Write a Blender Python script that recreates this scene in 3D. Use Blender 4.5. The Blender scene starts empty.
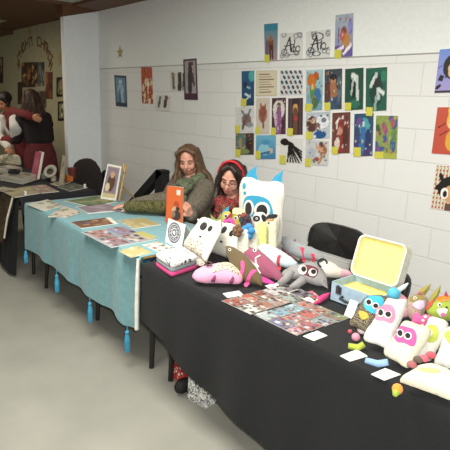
FLASH=195; AMB=88
import bpy, bmesh, math, random
from mathutils import Vector as V, Matrix
random.seed(7)
C = bpy.context.scene.collection
# ------------------------------------------------------------------ camera
F, PITCH, YAW, ROLL, CAMH, WALLY = 508.94, .238731, .853613, .037075, 1.637, 3.2327
_cy,_sy,_cp,_sp = math.cos(YAW),math.sin(YAW),math.cos(PITCH),math.sin(PITCH)
FWD = V((-_sy*_cp,_cy*_cp,-_sp)); _r = V((_cy,_sy,0)); _u = _r.cross(FWD)
RGT = math.cos(ROLL)*_r+math.sin(ROLL)*_u; UPV = -math.sin(ROLL)*_r+math.cos(ROLL)*_u
CAM = V((0,0,CAMH))
cd = bpy.data.cameras.new('camera'); cam = bpy.data.objects.new('camera', cd); C.objects.link(cam)
cd.sensor_width = 36; cd.sensor_fit = 'HORIZONTAL'; cd.lens = F/450*36; cd.clip_start=.05; cd.clip_end=60
cam.matrix_world = Matrix(((RGT.x,UPV.x,-FWD.x,0),(RGT.y,UPV.y,-FWD.y,0),(RGT.z,UPV.z,-FWD.z,CAMH),(0,0,0,1)))
bpy.context.scene.camera = cam
# measurements read off the photograph, carried onto real planes of the room
def ray(x,y): return (x-225)/F*RGT-(y-225)/F*UPV+FWD
def Zp(x,y,z): d=ray(x,y); return CAM+d*((z-CAMH)/d.z)
def Yp(x,y,Y): d=ray(x,y); return CAM+d*(Y/d.y)
def Xp(x,y,X): d=ray(x,y); return CAM+d*(X/d.x)
# ------------------------------------------------------------------ materials
def lin(c):
    if isinstance(c,str):
        c=c.lstrip('#'); c=tuple(int(c[i:i+2],16)/255 for i in (0,2,4))
    return tuple(x/12.92 if x<=.04045 else ((x+.055)/1.055)**2.4 for x in c[:3])
MC={}
def mat(name,col,rough=.7,var=.12,scale=40,bump=0.0,metal=0,sheen=0):
    if name in MC: return MC[name]
    m=bpy.data.materials.new(name); m.use_nodes=True; nt=m.node_tree; b=nt.nodes['Principled BSDF']
    c=lin(col); b.inputs['Roughness'].default_value=rough; b.inputs['Metallic'].default_value=metal
    if sheen: b.inputs['Sheen Weight'].default_value=sheen
    tc=nt.nodes.new('ShaderNodeTexCoord'); n=nt.nodes.new('ShaderNodeTexNoise'); n.inputs['Scale'].default_value=scale; n.inputs['Detail'].default_value=4
    nt.links.new(tc.outputs['Object'],n.inputs['Vector'])
    r=nt.nodes.new('ShaderNodeValToRGB'); r.color_ramp.elements[0].position=.3; r.color_ramp.elements[1].position=.7
    r.color_ramp.elements[0].color=tuple(x*(1-var) for x in c)+(1,); r.color_ramp.elements[1].color=tuple(min(1,x*(1+var)) for x in c)+(1,)
    nt.links.new(n.outputs['Fac'],r.inputs['Fac']); nt.links.new(r.outputs['Color'],b.inputs['Base Color'])
    if bump:
        bp=nt.nodes.new('ShaderNodeBump'); bp.inputs['Strength'].default_value=bump; bp.inputs['Distance'].default_value=.01
        nt.links.new(n.outputs['Fac'],bp.inputs['Height']); nt.links.new(bp.outputs['Normal'],b.inputs['Normal'])
    MC[name]=m; return m
def mat_pattern(name,kind,cols,scale,rough=.8):
    """two/three colour procedural cloth: voronoi spots, checker or brick weave"""
    if name in MC: return MC[name]
    m=bpy.data.materials.new(name); m.use_nodes=True; nt=m.node_tree; b=nt.nodes['Principled BSDF']; b.inputs['Roughness'].default_value=rough
    tc=nt.nodes.new('ShaderNodeTexCoord'); L=nt.links.new
    r=nt.nodes.new('ShaderNodeValToRGB'); el=r.color_ramp.elements; r.color_ramp.interpolation='CONSTANT'
    if kind=='spots':
        t=nt.nodes.new('ShaderNodeTexVoronoi'); t.inputs['Scale'].default_value=scale; L(tc.outputs['Object'],t.inputs['Vector']); src=t.outputs['Distance']
    elif kind=='weave':
        t=nt.nodes.new('ShaderNodeTexVoronoi'); t.distance='MANHATTAN'; t.inputs['Scale'].default_value=scale; t.inputs['Randomness'].default_value=.25; L(tc.outputs['Object'],t.inputs['Vector']); src=t.outputs['Distance']
    else:
        t=nt.nodes.new('ShaderNodeTexNoise'); t.inputs['Scale'].default_value=scale; t.inputs['Detail'].default_value=3; t.inputs['Distortion'].default_value=1.2; L(tc.outputs['Object'],t.inputs['Vector']); src=t.outputs['Fac']
    while len(el)<len(cols): el.new(.5)
    for e,(p,c) in zip(el,cols): e.position=p; e.color=lin(c)+(1,)
    L(src,r.inputs['Fac']); L(r.outputs['Color'],b.inputs['Base Color']); MC[name]=m; return m
def mat_vcol(name,rough=.55):
    if name in MC: return MC[name]
    m=bpy.data.materials.new(name); m.use_nodes=True; nt=m.node_tree; b=nt.nodes['Principled BSDF']; b.inputs['Roughness'].default_value=rough
    a=nt.nodes.new('ShaderNodeAttribute'); a.attribute_name='Col'; nt.links.new(a.outputs['Color'],b.inputs['Base Color']); MC[name]=m; return m
PAPER=mat_vcol('printed_paper',.5)
# ------------------------------------------------------------------ object helpers
def wloc(o):
    p=V((0,0,0))
    while o: p=p+o.location; o=o.parent
    return p
def put(name,bm,m,parent=None,base=None,smooth=False):
    """link a bmesh given in world coordinates as ONE mesh object"""
    if isinstance(bm,bmesh.types.BMesh):
        me=bpy.data.meshes.new(name)
        bmesh.ops.recalc_face_normals(bm,faces=bm.faces[:])
        bm.to_mesh(me); bm.free()
    else: me=bm
    off=wloc(parent) if parent else V((0,0,0))
    if not parent:
        if base is None:
            vs=[v.co for v in me.vertices]
            base=V(((min(v.x for v in vs)+max(v.x for v in vs))/2,(min(v.y for v in vs)+max(v.y for v in vs))/2,min(v.z for v in vs)))
        off=base
    me.transform(Matrix.Translation(-off))
    o=bpy.data.objects.new(name,me); C.objects.link(o)
    if parent: o.parent=parent
    else: o.location=off
    for x in (m if isinstance(m,(list,tuple)) else [m]): me.materials.append(x)
    if smooth:
        for p in me.polygons: p.use_smooth=True
    return o
def tag(o,label,cat,group=None):
    o['label']=label; o['category']=cat
    if group: o['group']=group
    return o
def thing(name,label,cat,loc,group=None):
    o=bpy.data.objects.new(name,None); C.objects.link(o); o.location=loc; o.empty_display_size=.05
    return tag(o,label,cat,group)
def struct(name,bm,m,smooth=False):
    o=put(name,bm,m,base=V((0,0,0)),smooth=smooth); o['kind']='structure'; return o
B=bmesh.new
def box(bm,lo,hi,M=None,mi=0):
    vs=[bm.verts.new(V((x,y,z))) for x in (lo[0],hi[0]) for y in (lo[1],hi[1]) for z in (lo[2],hi[2])]
    if M:
        for v in vs: v.co=M@v.co
    for f in ((0,1,3,2),(4,6,7,5),(0,4,5,1),(2,3,7,6),(0,2,6,4),(1,5,7,3)):
        fc=bm.faces.new([vs[i] for i in f]); fc.material_index=mi
    return vs
def obox(bm,O,a,b,c):
    """box from corner O along vectors a,b,c"""
    vs=[bm.verts.new(O+a*i+b*j+c*k) for i in (0,1) for j in (0,1) for k in (0,1)]
    for f in ((0,1,3,2),(4,6,7,5),(0,4,5,1),(2,3,7,6),(0,2,6,4),(1,5,7,3)): bm.faces.new([vs[i] for i in f])
def tube(bm,pts,r,n=8,cap=True):
    pts=[V(p) for p in pts]; rs=r if isinstance(r,(list,tuple)) else [r]*len(pts)
    t0=(pts[1]-pts[0]).normalized(); a=t0.orthogonal().normalized(); rings=[]
    for i,p in enumerate(pts):
        t=(pts[min(i+1,len(pts)-1)]-pts[max(i-1,0)]).normalized()
        a=(a-t*a.dot(t)).normalized(); b=t.cross(a)
        rings.append([bm.verts.new(p+(a*math.cos(2*math.pi*k/n)+b*math.sin(2*math.pi*k/n))*rs[i]) for k in range(n)])
    for i in range(len(rings)-1):
        for k in range(n): bm.faces.new((rings[i][k],rings[i][(k+1)%n],rings[i+1][(k+1)%n],rings[i+1][k]))
    if cap: bm.faces.new(rings[0][::-1]); bm.faces.new(rings[-1])
def ball(bm,c,r,sub=2,M=None):
    """ellipsoid; r scalar or 3 radii, M optional 3x3 orientation"""
    rr=r if isinstance(r,(list,tuple)) else (r,r,r)
    res=bmesh.ops.create_icosphere(bm,subdivisions=sub,radius=1)
    for v in res['verts']:
        q=V((v.co.x*rr[0],v.co.y*rr[1],v.co.z*rr[2])); v.co=V(c)+(M@q if M else q)
def smooth_closed(pts,n):
    """catmull-rom resample of a closed 2-D polygon"""
    out=[]; k=len(pts); per=max(1,n//k)
    for i in range(k):
        p0,p1,p2,p3=(V(pts[(i+j-1)%k]) for j in range(4))
        for s in range(per):
            t=s/per
            out.append(.5*((2*p1)+(p2-p0)*t+(2*p0-5*p1+4*p2-p3)*t*t+(3*p1-p0-3*p2+p3)*t**3))
    return out
# ------------------------------------------------------------------ painted sheets
def paint(ops,u,v,rnd):
    c=V((1,1,1))
    for op in ops:
        k=op[0]
        if k=='bg': c=V(lin(op[1]))
        elif k=='g': c=V(lin(op[1])).lerp(V(lin(op[2])),v)
        elif k=='e':
            _,cx,cy,rx,ry,col=op[:6]; a=op[6] if len(op)>6 else 0
            dx,dy=u-cx,v-cy
            if a: dx,dy=dx*math.cos(a)+dy*math.sin(a),-dx*math.sin(a)+dy*math.cos(a)
            d=(dx/rx)**2+(dy/ry)**2
            if d<1: c=V(lin(col))
        elif k=='r':
            if op[1]<=u<=op[3] and op[2]<=v<=op[4]: c=V(lin(op[5]))
        elif k=='l':
            x0,y0,x1,y1,w,col=op[1:7]
            L=(x1-x0)**2+(y1-y0)**2; t=0 if L==0 else max(0,min(1,((u-x0)*(x1-x0)+(v-y0)*(y1-y0))/L))
            if (u-x0-t*(x1-x0))**2+(v-y0-t*(y1-y0))**2<w*w: c=V(lin(col))
        elif k=='ring':
            cx,cy,rx,ry,w,col=op[1:7]; d=math.sqrt(((u-cx)/rx)**2+((v-cy)/ry)**2)
            if abs(d-1)<w: c=V(lin(col))
        elif k=='n':
            c=c*(1+op[1]*(rnd.random()*2-1))
        elif k=='bd':
            w=op[1]
            if u<w or u>1-w or v<w*(op[3] if len(op)>3 else .7) or v>1-w*(op[3] if len(op)>3 else .7): c=V(lin(op[2]))
    return c
def blobs(seed,n,pal,s0=.06,s1=.2,box_=(0,0,1,1)):
    r=random.Random(seed); out=[]
    for i in range(n):
        out.append(('e',box_[0]+r.random()*(box_[2]-box_[0]),box_[1]+r.random()*(box_[3]-box_[1]),s0+r.random()*(s1-s0),(s0+r.random()*(s1-s0))*.8,r.choice(pal),r.random()*3))
    return out
def sheet_bm(bl,br,tr,tl,ops,thick=.002,nu=22,nv=30,seed=1,edge='#e8e6e0'):
    bm=B(); cl=bm.verts.layers.float_color.new('Col'); rnd=random.Random(seed)
    n=(br-bl).cross(tl-bl).normalized(); g=[]
    for j in range(nv+1):
        row=[]
        for i in range(nu+1):
            u,v=i/nu,j/nv
            p=(bl*(1-u)+br*u)*(1-v)+(tl*(1-u)+tr*u)*v
            w=bm.verts.new(p); c=paint(ops,u,v,rnd); w[cl]=(c.x,c.y,c.z,1); row.append(w)
        g.append(row)
    for j in range(nv):
        for i in range(nu): bm.faces.new((g[j][i],g[j][i+1],g[j+1][i+1],g[j+1][i]))
    # border goes back by the thickness, closed behind
    loop=[g[0][i] for i in range(nu+1)]+[g[j][nu] for j in range(1,nv+1)]+[g[nv][i] for i in range(nu-1,-1,-1)]+[g[j][0] for j in range(nv-1,0,-1)]
    e=lin(edge)+(1,)
    f1=[]; f2=[]
    for w in loop:
        a=bm.verts.new(w.co-n*.00005); a[cl]=e; b=bm.verts.new(w.co-n*thick); b[cl]=e; f1.append(a); f2.append(b)
    k=len(loop)
    for i in range(k):
        bm.faces.new((loop[i],f1[i],f1[(i+1)%k],loop[(i+1)%k])); bm.faces.new((f1[i],f2[i],f2[(i+1)%k],f1[(i+1)%k]))
    bm.faces.new(f2[::-1])
    return bm
def wsheet(px,y=WALLY-.006):
    """four photo corners (tl,tr,br,bl) carried to the back wall -> bl,br,tr,tl"""
    tl,tr,br,bl=[Yp(a,b,y) for a,b in px]; return bl,br,tr,tl
def tsheet(px,z):
    tl,tr,br,bl=[Zp(a,b,z) for a,b in px]; return bl,br,tr,tl
def at_depth(px,Y,z):
    """point of the table line (depth Y, height z) seen in photo column px"""
    lo,hi=-12.0,2.0
    for _ in range(50):
        m=(lo+hi)/2; d=V((m,Y,z))-CAM; x=225+F*d.dot(RGT)/d.dot(FWD)
        if x<px: lo=m
        else: hi=m
    return V((m,Y,z))
class Plane:
    """leaning plane standing on a base line a-b (world points); lean is measured from vertical, away from camera"""
    def __init__(s,a,b,lean):
        s.O=(a+b)/2; u=b-a; u.z=0; s.u=u.normalized(); n=V((s.u.y,-s.u.x,0))
        if n.dot(CAM-s.O)<0: n=-n; 
        s.h=n; L=math.radians(lean)
        s.v=(V((0,0,1))*math.cos(L)-n*math.sin(L)).normalized(); s.n=s.u.cross(s.v)
        if s.n.dot(CAM-s.O)<0: s.n=-s.n
    def at(s,x,y):
        d=ray(x,y); t=(s.O-CAM).dot(s.n)/d.dot(s.n); q=CAM+d*t-s.O
        return V((q.dot(s.u),q.dot(s.v)))
    def W(s,p,z=0): return s.O+s.u*p.x+s.v*p.y+s.n*z
    def world(s,x,y,z=0): return s.W(s.at(x,y),z)
class Pillow:
    def __init__(s,pl,px,th,back=.35,n=48,cen=None,power=2.2,smooth=True,uv=False,clip=None):
        s.pl=pl; s.th=th; s.back=back; s.pw=power
        pts=[V(p) for p in px] if uv else [pl.at(*p) for p in px]
        if clip is not None: pts=[V((p.x,max(p.y,clip))) for p in pts]
        s.out=smooth_closed(pts,max(n,len(pts))) if smooth else pts
        s.c=(V(cen) if uv else pl.at(*cen)) if cen else sum(pts,V((0,0)))/len(pts)
        # radius table
        s.N=180; s.R=[0]*s.N
        k=len(s.out)
        for a in range(s.N):
            th_=2*math.pi*a/s.N; d=V((math.cos(th_),math.sin(th_))); best=0
            for i in range(k):
                p,q=s.out[i]-s.c,s.out[(i+1)%k]-s.c; e=q-p; den=d.x*e.y-d.y*e.x
                if abs(den)<1e-12: continue
                t=(p.x*e.y-p.y*e.x)/den; w=(p.x*d.y-p.y*d.x)/den
                if -1e-6<=w<=1+1e-6 and t>best: best=t
            s.R[a]=max(best,1e-3)
    def z(s,p):
        d=p-s.c; r=d.length
        if r<1e-9: return s.th
        a=(math.atan2(d.y,d.x)/(2*math.pi)*s.N)%s.N; i=int(a); f=a-i; R=s.R[i%s.N]*(1-f)+s.R[(i+1)%s.N]*f
        t=min(1,r/R); return s.th*max(0,1-t**s.pw)**.5
    def pt(s,x,y):
        """photo point carried onto the bulging front, not the base plane"""
        q=s.pl.at(x,y); d=ray(x,y)
        for _ in range(4):
            z=s.z(q)*.9; t=(s.pl.O+s.pl.n*z-CAM).dot(s.pl.n)/d.dot(s.pl.n); w=CAM+d*t-s.pl.O; q=V((w.dot(s.pl.u),w.dot(s.pl.v)))
        return q
    def body(s,wrinkle=.0,seed=0):
        bm=B(); rings=10; rnd=random.Random(seed); k=72
        dirs=[(math.cos(2*math.pi*i/k),math.sin(2*math.pi*i/k)) for i in range(k)]
        def rad(i): return s.R[int(round(i*s.N/k))%s.N]
        for side,sg in ((1,1),(-1,-s.back)):
            top=bm.verts.new(s.pl.W(s.c,s.th*sg)); prev=None
            for j in range(1,rings+1):
                t=math.sin(j/rings*math.pi/2)
                ring=[]
                for i in range(k):
                    q=s.c+V(dirs[i])*rad(i)*t; zz=s.th*max(0,1-t**s.pw)**.5*sg
                    if j<rings: zz+=wrinkle*(rnd.random()-.5)
                    ring.append(bm.verts.new(s.pl.W(q,zz)))
                for i in range(k):
                    if prev is None: bm.faces.new((top,ring[i],ring[(i+1)%k]))
                    else: bm.faces.new((prev[i],ring[i],ring[(i+1)%k],prev[(i+1)%k]))
                prev=ring
        bmesh.ops.remove_doubles(bm,verts=bm.verts[:],dist=1e-5)
        return bm
    def patch(s,poly,eps=.002,sm=True,n=32,rings=4):
        """felt piece conforming to the pillow front; poly in plane uv"""
        pts=smooth_closed(poly,n) if sm else [V(p) for p in poly]
        c=sum(pts,V((0,0)))/len(pts); bm=B(); prev=None
        top=bm.verts.new(s.pl.W(c,s.z(c)+eps))
        for j in range(1,rings+1):
            ring=[]
            for p in pts:
                q=c+(p-c)*(j/rings); ring.append(bm.verts.new(s.pl.W(q,s.z(q)+eps)))
            for i in range(len(pts)):
                if prev is None: bm.faces.new((top,ring[i],ring[(i+1)%len(pts)]))
                else: bm.faces.new((prev[i],ring[i],ring[(i+1)%len(pts)],prev[(i+1)%len(pts)]))
            prev=ring
        low=[bm.verts.new(s.pl.W(p,max(0,s.z(p)-.003))) for p in pts]
        for i in range(len(pts)): bm.faces.new((prev[i],low[i],low[(i+1)%len(pts)],prev[(i+1)%len(pts)]))
        return bm
    def ell(s,px,rpx,eps,asp=None,rot=0):
        """ellipse patch: centre in photo px, radii in px"""
        c=s.pl.at(*px); rx,ry=(rpx,rpx) if not isinstance(rpx,(tuple,list)) else rpx
        poly=[s.pt(px[0]+rx*math.cos(a)*math.cos(rot)-ry*math.sin(a)*math.sin(rot),px[1]+rx*math.cos(a)*math.sin(rot)+ry*math.sin(a)*math.cos(rot)) for a in [2*math.pi*i/14 for i in range(14)]]
        return s.patch(poly,eps,sm=True,n=14,rings=3)
    def pxpatch(s,px,eps=.002,sm=True): return s.patch([s.pt(*p) for p in px],eps,sm)
# ------------------------------------------------------------------ setting
def mat_blocks():
    m=bpy.data.materials.new('painted_block_wall'); m.use_nodes=True; nt=m.node_tree; b=nt.nodes['Principled BSDF']; L=nt.links.new
    b.inputs['Roughness'].default_value=.55
    tc=nt.nodes.new('ShaderNodeTexCoord'); sx=nt.nodes.new('ShaderNodeSeparateXYZ'); cb=nt.nodes.new('ShaderNodeCombineXYZ')
    L(tc.outputs['Object'],sx.inputs[0])
    ax=nt.nodes.new('ShaderNodeMath'); ax.inputs[1].default_value=1.8+.4064*30+.2; L(sx.outputs['X'],ax.inputs[0])
    az=nt.nodes.new('ShaderNodeMath'); az.inputs[1].default_value=-1.713+.2135*10; L(sx.outputs['Z'],az.inputs[0])
    L(ax.outputs[0],cb.inputs[0]); L(az.outputs[0],cb.inputs[1])
    br=nt.nodes.new('ShaderNodeTexBrick'); L(cb.outputs[0],br.inputs['Vector'])
    br.offset=.5; br.inputs['Scale'].default_value=1; br.inputs['Brick Width'].default_value=.4064; br.inputs['Row Height'].default_value=.2135
    br.inputs['Mortar Size'].default_value=.0045; br.inputs['Mortar Smooth'].default_value=.6
    br.inputs['Color1'].default_value=lin('#e8e7e5')+(1,); br.inputs['Color2'].default_value=lin('#eae9e7')+(1,); br.inputs['Mortar'].default_value=lin('#e0dfdc')+(1,)
    n=nt.nodes.new('ShaderNodeTexNoise'); n.inputs['Scale'].default_value=60; n.inputs['Detail'].default_value=5; L(tc.outputs['Object'],n.inputs['Vector'])
    mx=nt.nodes.new('ShaderNodeMixRGB'); mx.blend_type='MULTIPLY'; mx.inputs[0].default_value=.08; L(br.outputs['Color'],mx.inputs[1]); L(n.outputs['Color'],mx.inputs[2])
    L(mx.outputs[0],b.inputs['Base Color'])
    h=nt.nodes.new('ShaderNodeMath'); h.operation='MULTIPLY_ADD'; h.inputs[1].default_value=-1; L(br.outputs['Fac'],h.inputs[0])
    ns=nt.nodes.new('ShaderNodeMath'); ns.operation='MULTIPLY'; ns.inputs[1].default_value=.12; L(n.outputs['Fac'],ns.inputs[0]); L(ns.outputs[0],h.inputs[2])
    bp=nt.nodes.new('ShaderNodeBump'); bp.inputs['Strength'].default_value=.5; bp.inputs['Distance'].default_value=.006; L(h.outputs[0],bp.inputs['Height']); L(bp.outputs[0],b.inputs['Normal'])
    return m
M_block=mat_blocks()
M_upper=mat('smooth_white_wall','#eceeec',.6,.03,30,.15)
M_left=mat('beige_green_wall','#b3ae90',.7,.06,8,.1)
M_pier=mat('pier_paint','#f2f5f8',.6,.03,30,.1)
M_brown=mat('brown_beam_paint','#6a4630',.6,.15,6,.1)
M_ceil=mat('ceiling_paint','#c6cabc',.8,.04,10,.1)
M_dark=mat('groove_shadow','#a5a49f',.9,.05)
def mat_floor():
    m=mat('concrete_floor','#918f86',.6,.12,2.2,.05); return m
M_floor=mat_floor()
SEAM=1.982
bm=B(); box(bm,(-12,-4,-.1),(3,3.4,0)); struct('floor',bm,M_floor)
bm=B(); box(bm,(-6.38,WALLY,0),(3,3.4,SEAM)); 
for f in bm.faces: f.material_index=0
box(bm,(-6.38,WALLY+.001,SEAM),(3,3.4,3.0),mi=1)
struct('wall_back',bm,[M_block,M_upper])
bm=B(); box(bm,(-12,WALLY,0),(-6.381,3.4,3.0)); struct('wall_left',bm,M_left)
bm=B(); box(bm,(-6.38,2.768,0),(-6.29,WALLY-.001,2.679))
for v in bm.verts:
    if v.co.z>1 and v.co.y<3: v.co.z=2.56
struct('wall_pier',bm,M_pier)
bm=B(); box(bm,(-6.43,2.74,2.682),(-6.24,WALLY-.003,2.714))
for v in bm.verts:
    if v.co.z<2.7 and v.co.y<3: v.co.z=2.563
struct('trim_4',bm,M_brown)
bm=B(); tube(bm,[(-6.285,WALLY-.001,SEAM),(-2.0,WALLY-.001,SEAM),(3,WALLY-.001,SEAM)],.0045,6); struct('trim_1',bm,M_dark)
bm=B(); box(bm,(-12,-4,2.715),(3,3.4,3.1)); struct('ceiling',bm,M_ceil)
bm=B(); box(bm,(-12,2.86,2.68),(3,WALLY-.002,2.714)); box(bm,(-12,2.9,2.62),(-9.4,WALLY-.003,2.68)); struct('trim_2',bm,M_brown)
bm=B(); box(bm,(-8.26,-4,2.681),(-6.2,2.859,2.714)); struct('trim_3',bm,M_brown)
bm=B(); box(bm,(-12.1,-4,0),(-12,3.4,3)); struct('wall_far',bm,M_left)
# ------------------------------------------------------------------ pictures on the walls
def wall_print(name,px,ops,label,cat='art print',notes=(),seed=1,nu=24,nv=34,y=WALLY-.006,group='pictures taped to the white wall',thick=.003,detail=True):
    pal=[o_[5] for o_ in ops if o_[0]=='e']
    if len(pal)>3 and nu<30 and detail: ops=[o_ for o_ in ops if o_[0]!='n']+blobs(seed+500,26,pal+['#3a3430','#c8beb0'],.015,.055,(.06,.06,.94,.94))+[('n',.16)]
    o=put(name,sheet_bm(*wsheet(px,y),ops,thick,nu,nv,seed),PAPER); tag(o,label,cat,group)
    for (x,yy,w,h) in notes:
        b=sheet_bm(*wsheet([(x-w/2,yy-h/2),(x+w/2,yy-h/2+.3),(x+w/2-.4,yy+h/2),(x-w/2-.3,yy+h/2-.3)],y-.003),[('bg','#cfc94e'),('n',.08)],.0008,5,6,seed)
        put('sticky_note',b,PAPER,o)
    return o
def q(x0,y0,x1,y1,t=0,s=0): return [(x0,y0+t),(x1,y0),(x1-s,y1),(x0-s,y1+t)]
K='#1a1512'; Wt='#f4f2ee'; SK='#c89a78'
# left group on the block wall
wall_print('art_print',[(114.2,75),(126.2,75.8),(127.3,107.2),(115.8,106)],[('bg','#26384f'),('r',.12,.08,.88,.93,'#5f86a0'),('e',.5,.8,.15,.08,'#b9c6cf'),('e',.5,.55,.26,.2,'#8fb0c4'),('l',.45,.5,.36,.12,.08,'#3b5c74'),('l',.55,.5,.66,.12,.08,'#a8c0cd'),('r',.12,.05,.88,.12,'#17222f'),('n',.2)],'navy framed print of a pale blue standing figure, leftmost picture beside the white pier',seed=2)
wall_print('art_print',[(141,67.3),(152,67.2),(153.3,103.8),(142,103.2)],[('bg','#a6461f'),('r',0,.72,1,1,'#b9481c'),]+blobs(4,26,['#e6cdb0','#7a2c18','#c67b46','#f0e2cc','#5b2a1c'],.05,.13,(0,0,1,.66))+[('n',.15)],'tall orange print crowded with small pale figures on the left of the block wall',seed=3)
wall_print('art_print',[(156,94.8),(171,95.6),(170,111.5),(154.6,110)],[('bg','#d8d4cc'),('l',.25,.25,.3,.85,.07,'#5a5350'),('l',.65,.3,.7,.9,.1,'#4c3a38'),('e',.72,.8,.12,.1,'#77605a'),('e',.3,.85,.08,.08,'#66605c'),('n',.1)],'small white sheet with two dark ink figures hung low below the line of prints',seed=4)
wall_print('art_print',[(170,72.6),(184,72),(184.5,91),(170.6,90.5)],[('bg','#d5d1c6'),('l',.25,.15,.2,.95,.09,'#6d6560'),('l',.66,.1,.7,.9,.13,'#34302e'),('e',.25,.85,.12,.1,'#9c8270'),('l',.9,.1,.95,.9,.05,'#4b4744'),('n',.12)],'small white sheet of dark sketches half behind the dark bordered portrait',seed=5)
wall_print('art_print',[(183.2,59.5),(196.6,58.3),(198,100),(184.3,99.6)],[('bg','#3a2430'),('r',.1,.1,.9,.95,'#a69a9c'),('e',.55,.82,.14,.08,'#cfb29a'),('e',.55,.88,.2,.06,'#55342c'),('l',.5,.72,.45,.3,.16,'#2e2c30'),('l',.66,.6,.74,.4,.07,'#4b3f40'),('r',.1,.04,.9,.16,'#4a2436'),('n',.14)],'tall dark bordered portrait of a standing figure in black',seed=6,y=WALLY-.012)
# centre block of pictures
N=lambda x,y,w=4.5,h=7.5:[(x,y,w,h)]
wall_print('art_print',[(264,24.2),(277.9,23),(277.2,60),(264.8,60.4)],[('g','#a58a90','#4a8fa0'),('r',0,.8,1,1,'#3f88a0'),('e',.5,.45,.2,.16,'#7d4a2c'),('e',.5,.6,.12,.08,'#a8683a'),('l',.45,.35,.42,.08,.08,'#4f2d24'),('l',.6,.35,.64,.08,.07,'#4f2d24'),('e',.2,.3,.12,.3,'#6a5a6c'),('n',.12)],'narrow print of a brown figure under teal sky, top left above the wall line',notes=N(267,58.5,5,8),seed=7)
def letters(seed,sec):
    r=random.Random(seed); o=[('bg','#dcdbd8')]
    for i in range(9): o.append(('ring',r.choice([.1,.85,.5,.7,.3])+r.random()*.1,r.choice([.12,.85,.9,.2])+r.random()*.08,.09,.08,.28,'#9a9aa0'))
    ink='#2c2a2e'
    o+=[('l',.2,.28,.45,.82,.028,ink),('l',.45,.82,.52,.3,.035,ink),('l',.22,.5,.6,.55,.02,ink),('ring',.22,.3,.12,.1,.16,ink)]
    if sec==0: o+=[('l',.62,.3,.68,.75,.022,ink),('ring',.63,.38,.08,.1,.22,ink),('ring',.82,.38,.09,.11,.2,ink),('l',.1,.15,.9,.2,.016,'#6d6b72')]
    else: o+=[('ring',.5,.78,.22,.14,.12,ink),('l',.62,.32,.66,.62,.025,ink),('ring',.75,.42,.09,.12,.2,ink),('ring',.45,.16,.16,.08,.18,ink),('l',.84,.3,.95,.36,.02,ink)]
    return o+[('n',.04)]
wall_print('art_print',[(280,33.4),(302.3,32),(302,59),(279.5,59.8)],letters(3,0),'left of two white sheets with looping black calligraphy above the wall line',seed=8,nu=44,nv=50)
wall_print('art_print',[(306,31.8),(330.3,29.5),(329.6,57.3),(305.8,58.4)],letters(5,1),'right of two white calligraphy sheets with a large capital letter A',seed=9,nu=44,nv=50)
wall_print('art_print',[(335.6,15.2),(353.4,13),(352.4,56),(334.4,58)],[('g','#8d86b8','#a8b4c0'),('r',0,0,1,.28,'#6a5a9c'),('e',.62,.42,.24,.2,'#b98a4a'),('e',.5,.62,.15,.1,'#8c4a34'),('e',.42,.5,.14,.12,'#c85a4a'),('l',.2,.38,.22,.7,.03,'#3a3040'),('l',.1,.14,.5,.24,.05,'#e6e0f0'),('l',.5,.08,.9,.26,.05,'#eee8f4'),('e',.85,.7,.12,.2,'#8a8cc4'),('n',.12)],'purple and grey print of a winged fairy with orange wings, alone at top right',notes=N(338,54,7,9),seed=10)
PA=['#2c5f6e','#1f3c58','#7aa0a8','#16283c']
wall_print('art_print',[(241.5,71.2),(254.3,70.6),(254,105.4),(241.9,106)],[('g','#1f3d5c','#2c5a80'),('e',.8,.85,.25,.16,'#4da7a8'),('l',.25,.35,.7,.25,.03,'#cfe0e8'),('l',.4,.55,.7,.5,.03,'#9fc0d4'),('l',.3,.15,.7,.3,.025,'#b7d0dc'),('e',.3,.6,.16,.1,'#19304c'),('n',.15)],'narrow dark blue print with white swirls, first in the upper row of pictures',notes=N(243.7,102.5,5.5,8),seed=11)
wall_print('art_print',[(256.4,70.8),(277,70.3),(276.6,95.6),(256,96)],[('bg','#d6cdb2')]+[('l',.16,.85-.1*i,.16+.68*(.7+.3*((i*7)%3)/2),.85-.1*i,.018,'#8a6a58') for i in range(8)]+[('bd',.04,'#c9bf9f'),('n',.05)],'beige parchment sheet with lines of brown handwriting',seed=12,nu=40,nv=44)
wall_print('art_print',[(280,70.4),(302.6,70),(302.2,95),(279.8,95.4)],[('bg','#cfd2d4')]+[('e',.1+.2*i+(.1 if j%2 else 0),.12+.2*j,.05,.085,['#2c2a30','#6b3f3c','#2f5058'][(i+j)%3],.5) for i in range(5) for j in range(5)]+[('n',.08)],'white sheet with rows of small dark leaf-shaped marks',seed=13,nu=40,nv=44)
wall_print('art_print',[(306.2,70.2),(323,69.2),(322,110),(306,111)],[('g','#6f9bb0','#a8c6cc'),('e',.35,.75,.3,.16,'#c9702c'),('e',.6,.85,.16,.1,'#b85a26'),('e',.45,.45,.24,.2,'#5c8a4c'),('e',.7,.35,.22,.2,'#3a6ea0'),('e',.55,.18,.2,.14,'#4a6b40'),('e',.4,.58,.1,.08,'#e0b070'),('n',.18)],'bright orange, green and blue fantasy print in the upper row',notes=N(308.5,107.5,7,8),seed=14)
wall_print('art_print',[(324.8,69.6),(342.2,68.4),(341.6,109),(324.2,109.8)],[('bg','#3c4650'),('e',.5,.72,.15,.1,'#c08a64'),('e',.5,.8,.2,.07,'#1c1614'),('e',.5,.45,.24,.24,'#a06a48'),('e',.5,.15,.4,.16,'#38506c'),('e',.2,.4,.14,.3,'#5a3a34'),('e',.85,.5,.14,.3,'#5c6a74'),('n',.18)],'dark print of a bare-chested dark-haired man, second from the right-hand trio in the upper row',notes=N(327.5,106.5,6,8),seed=15)
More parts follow.
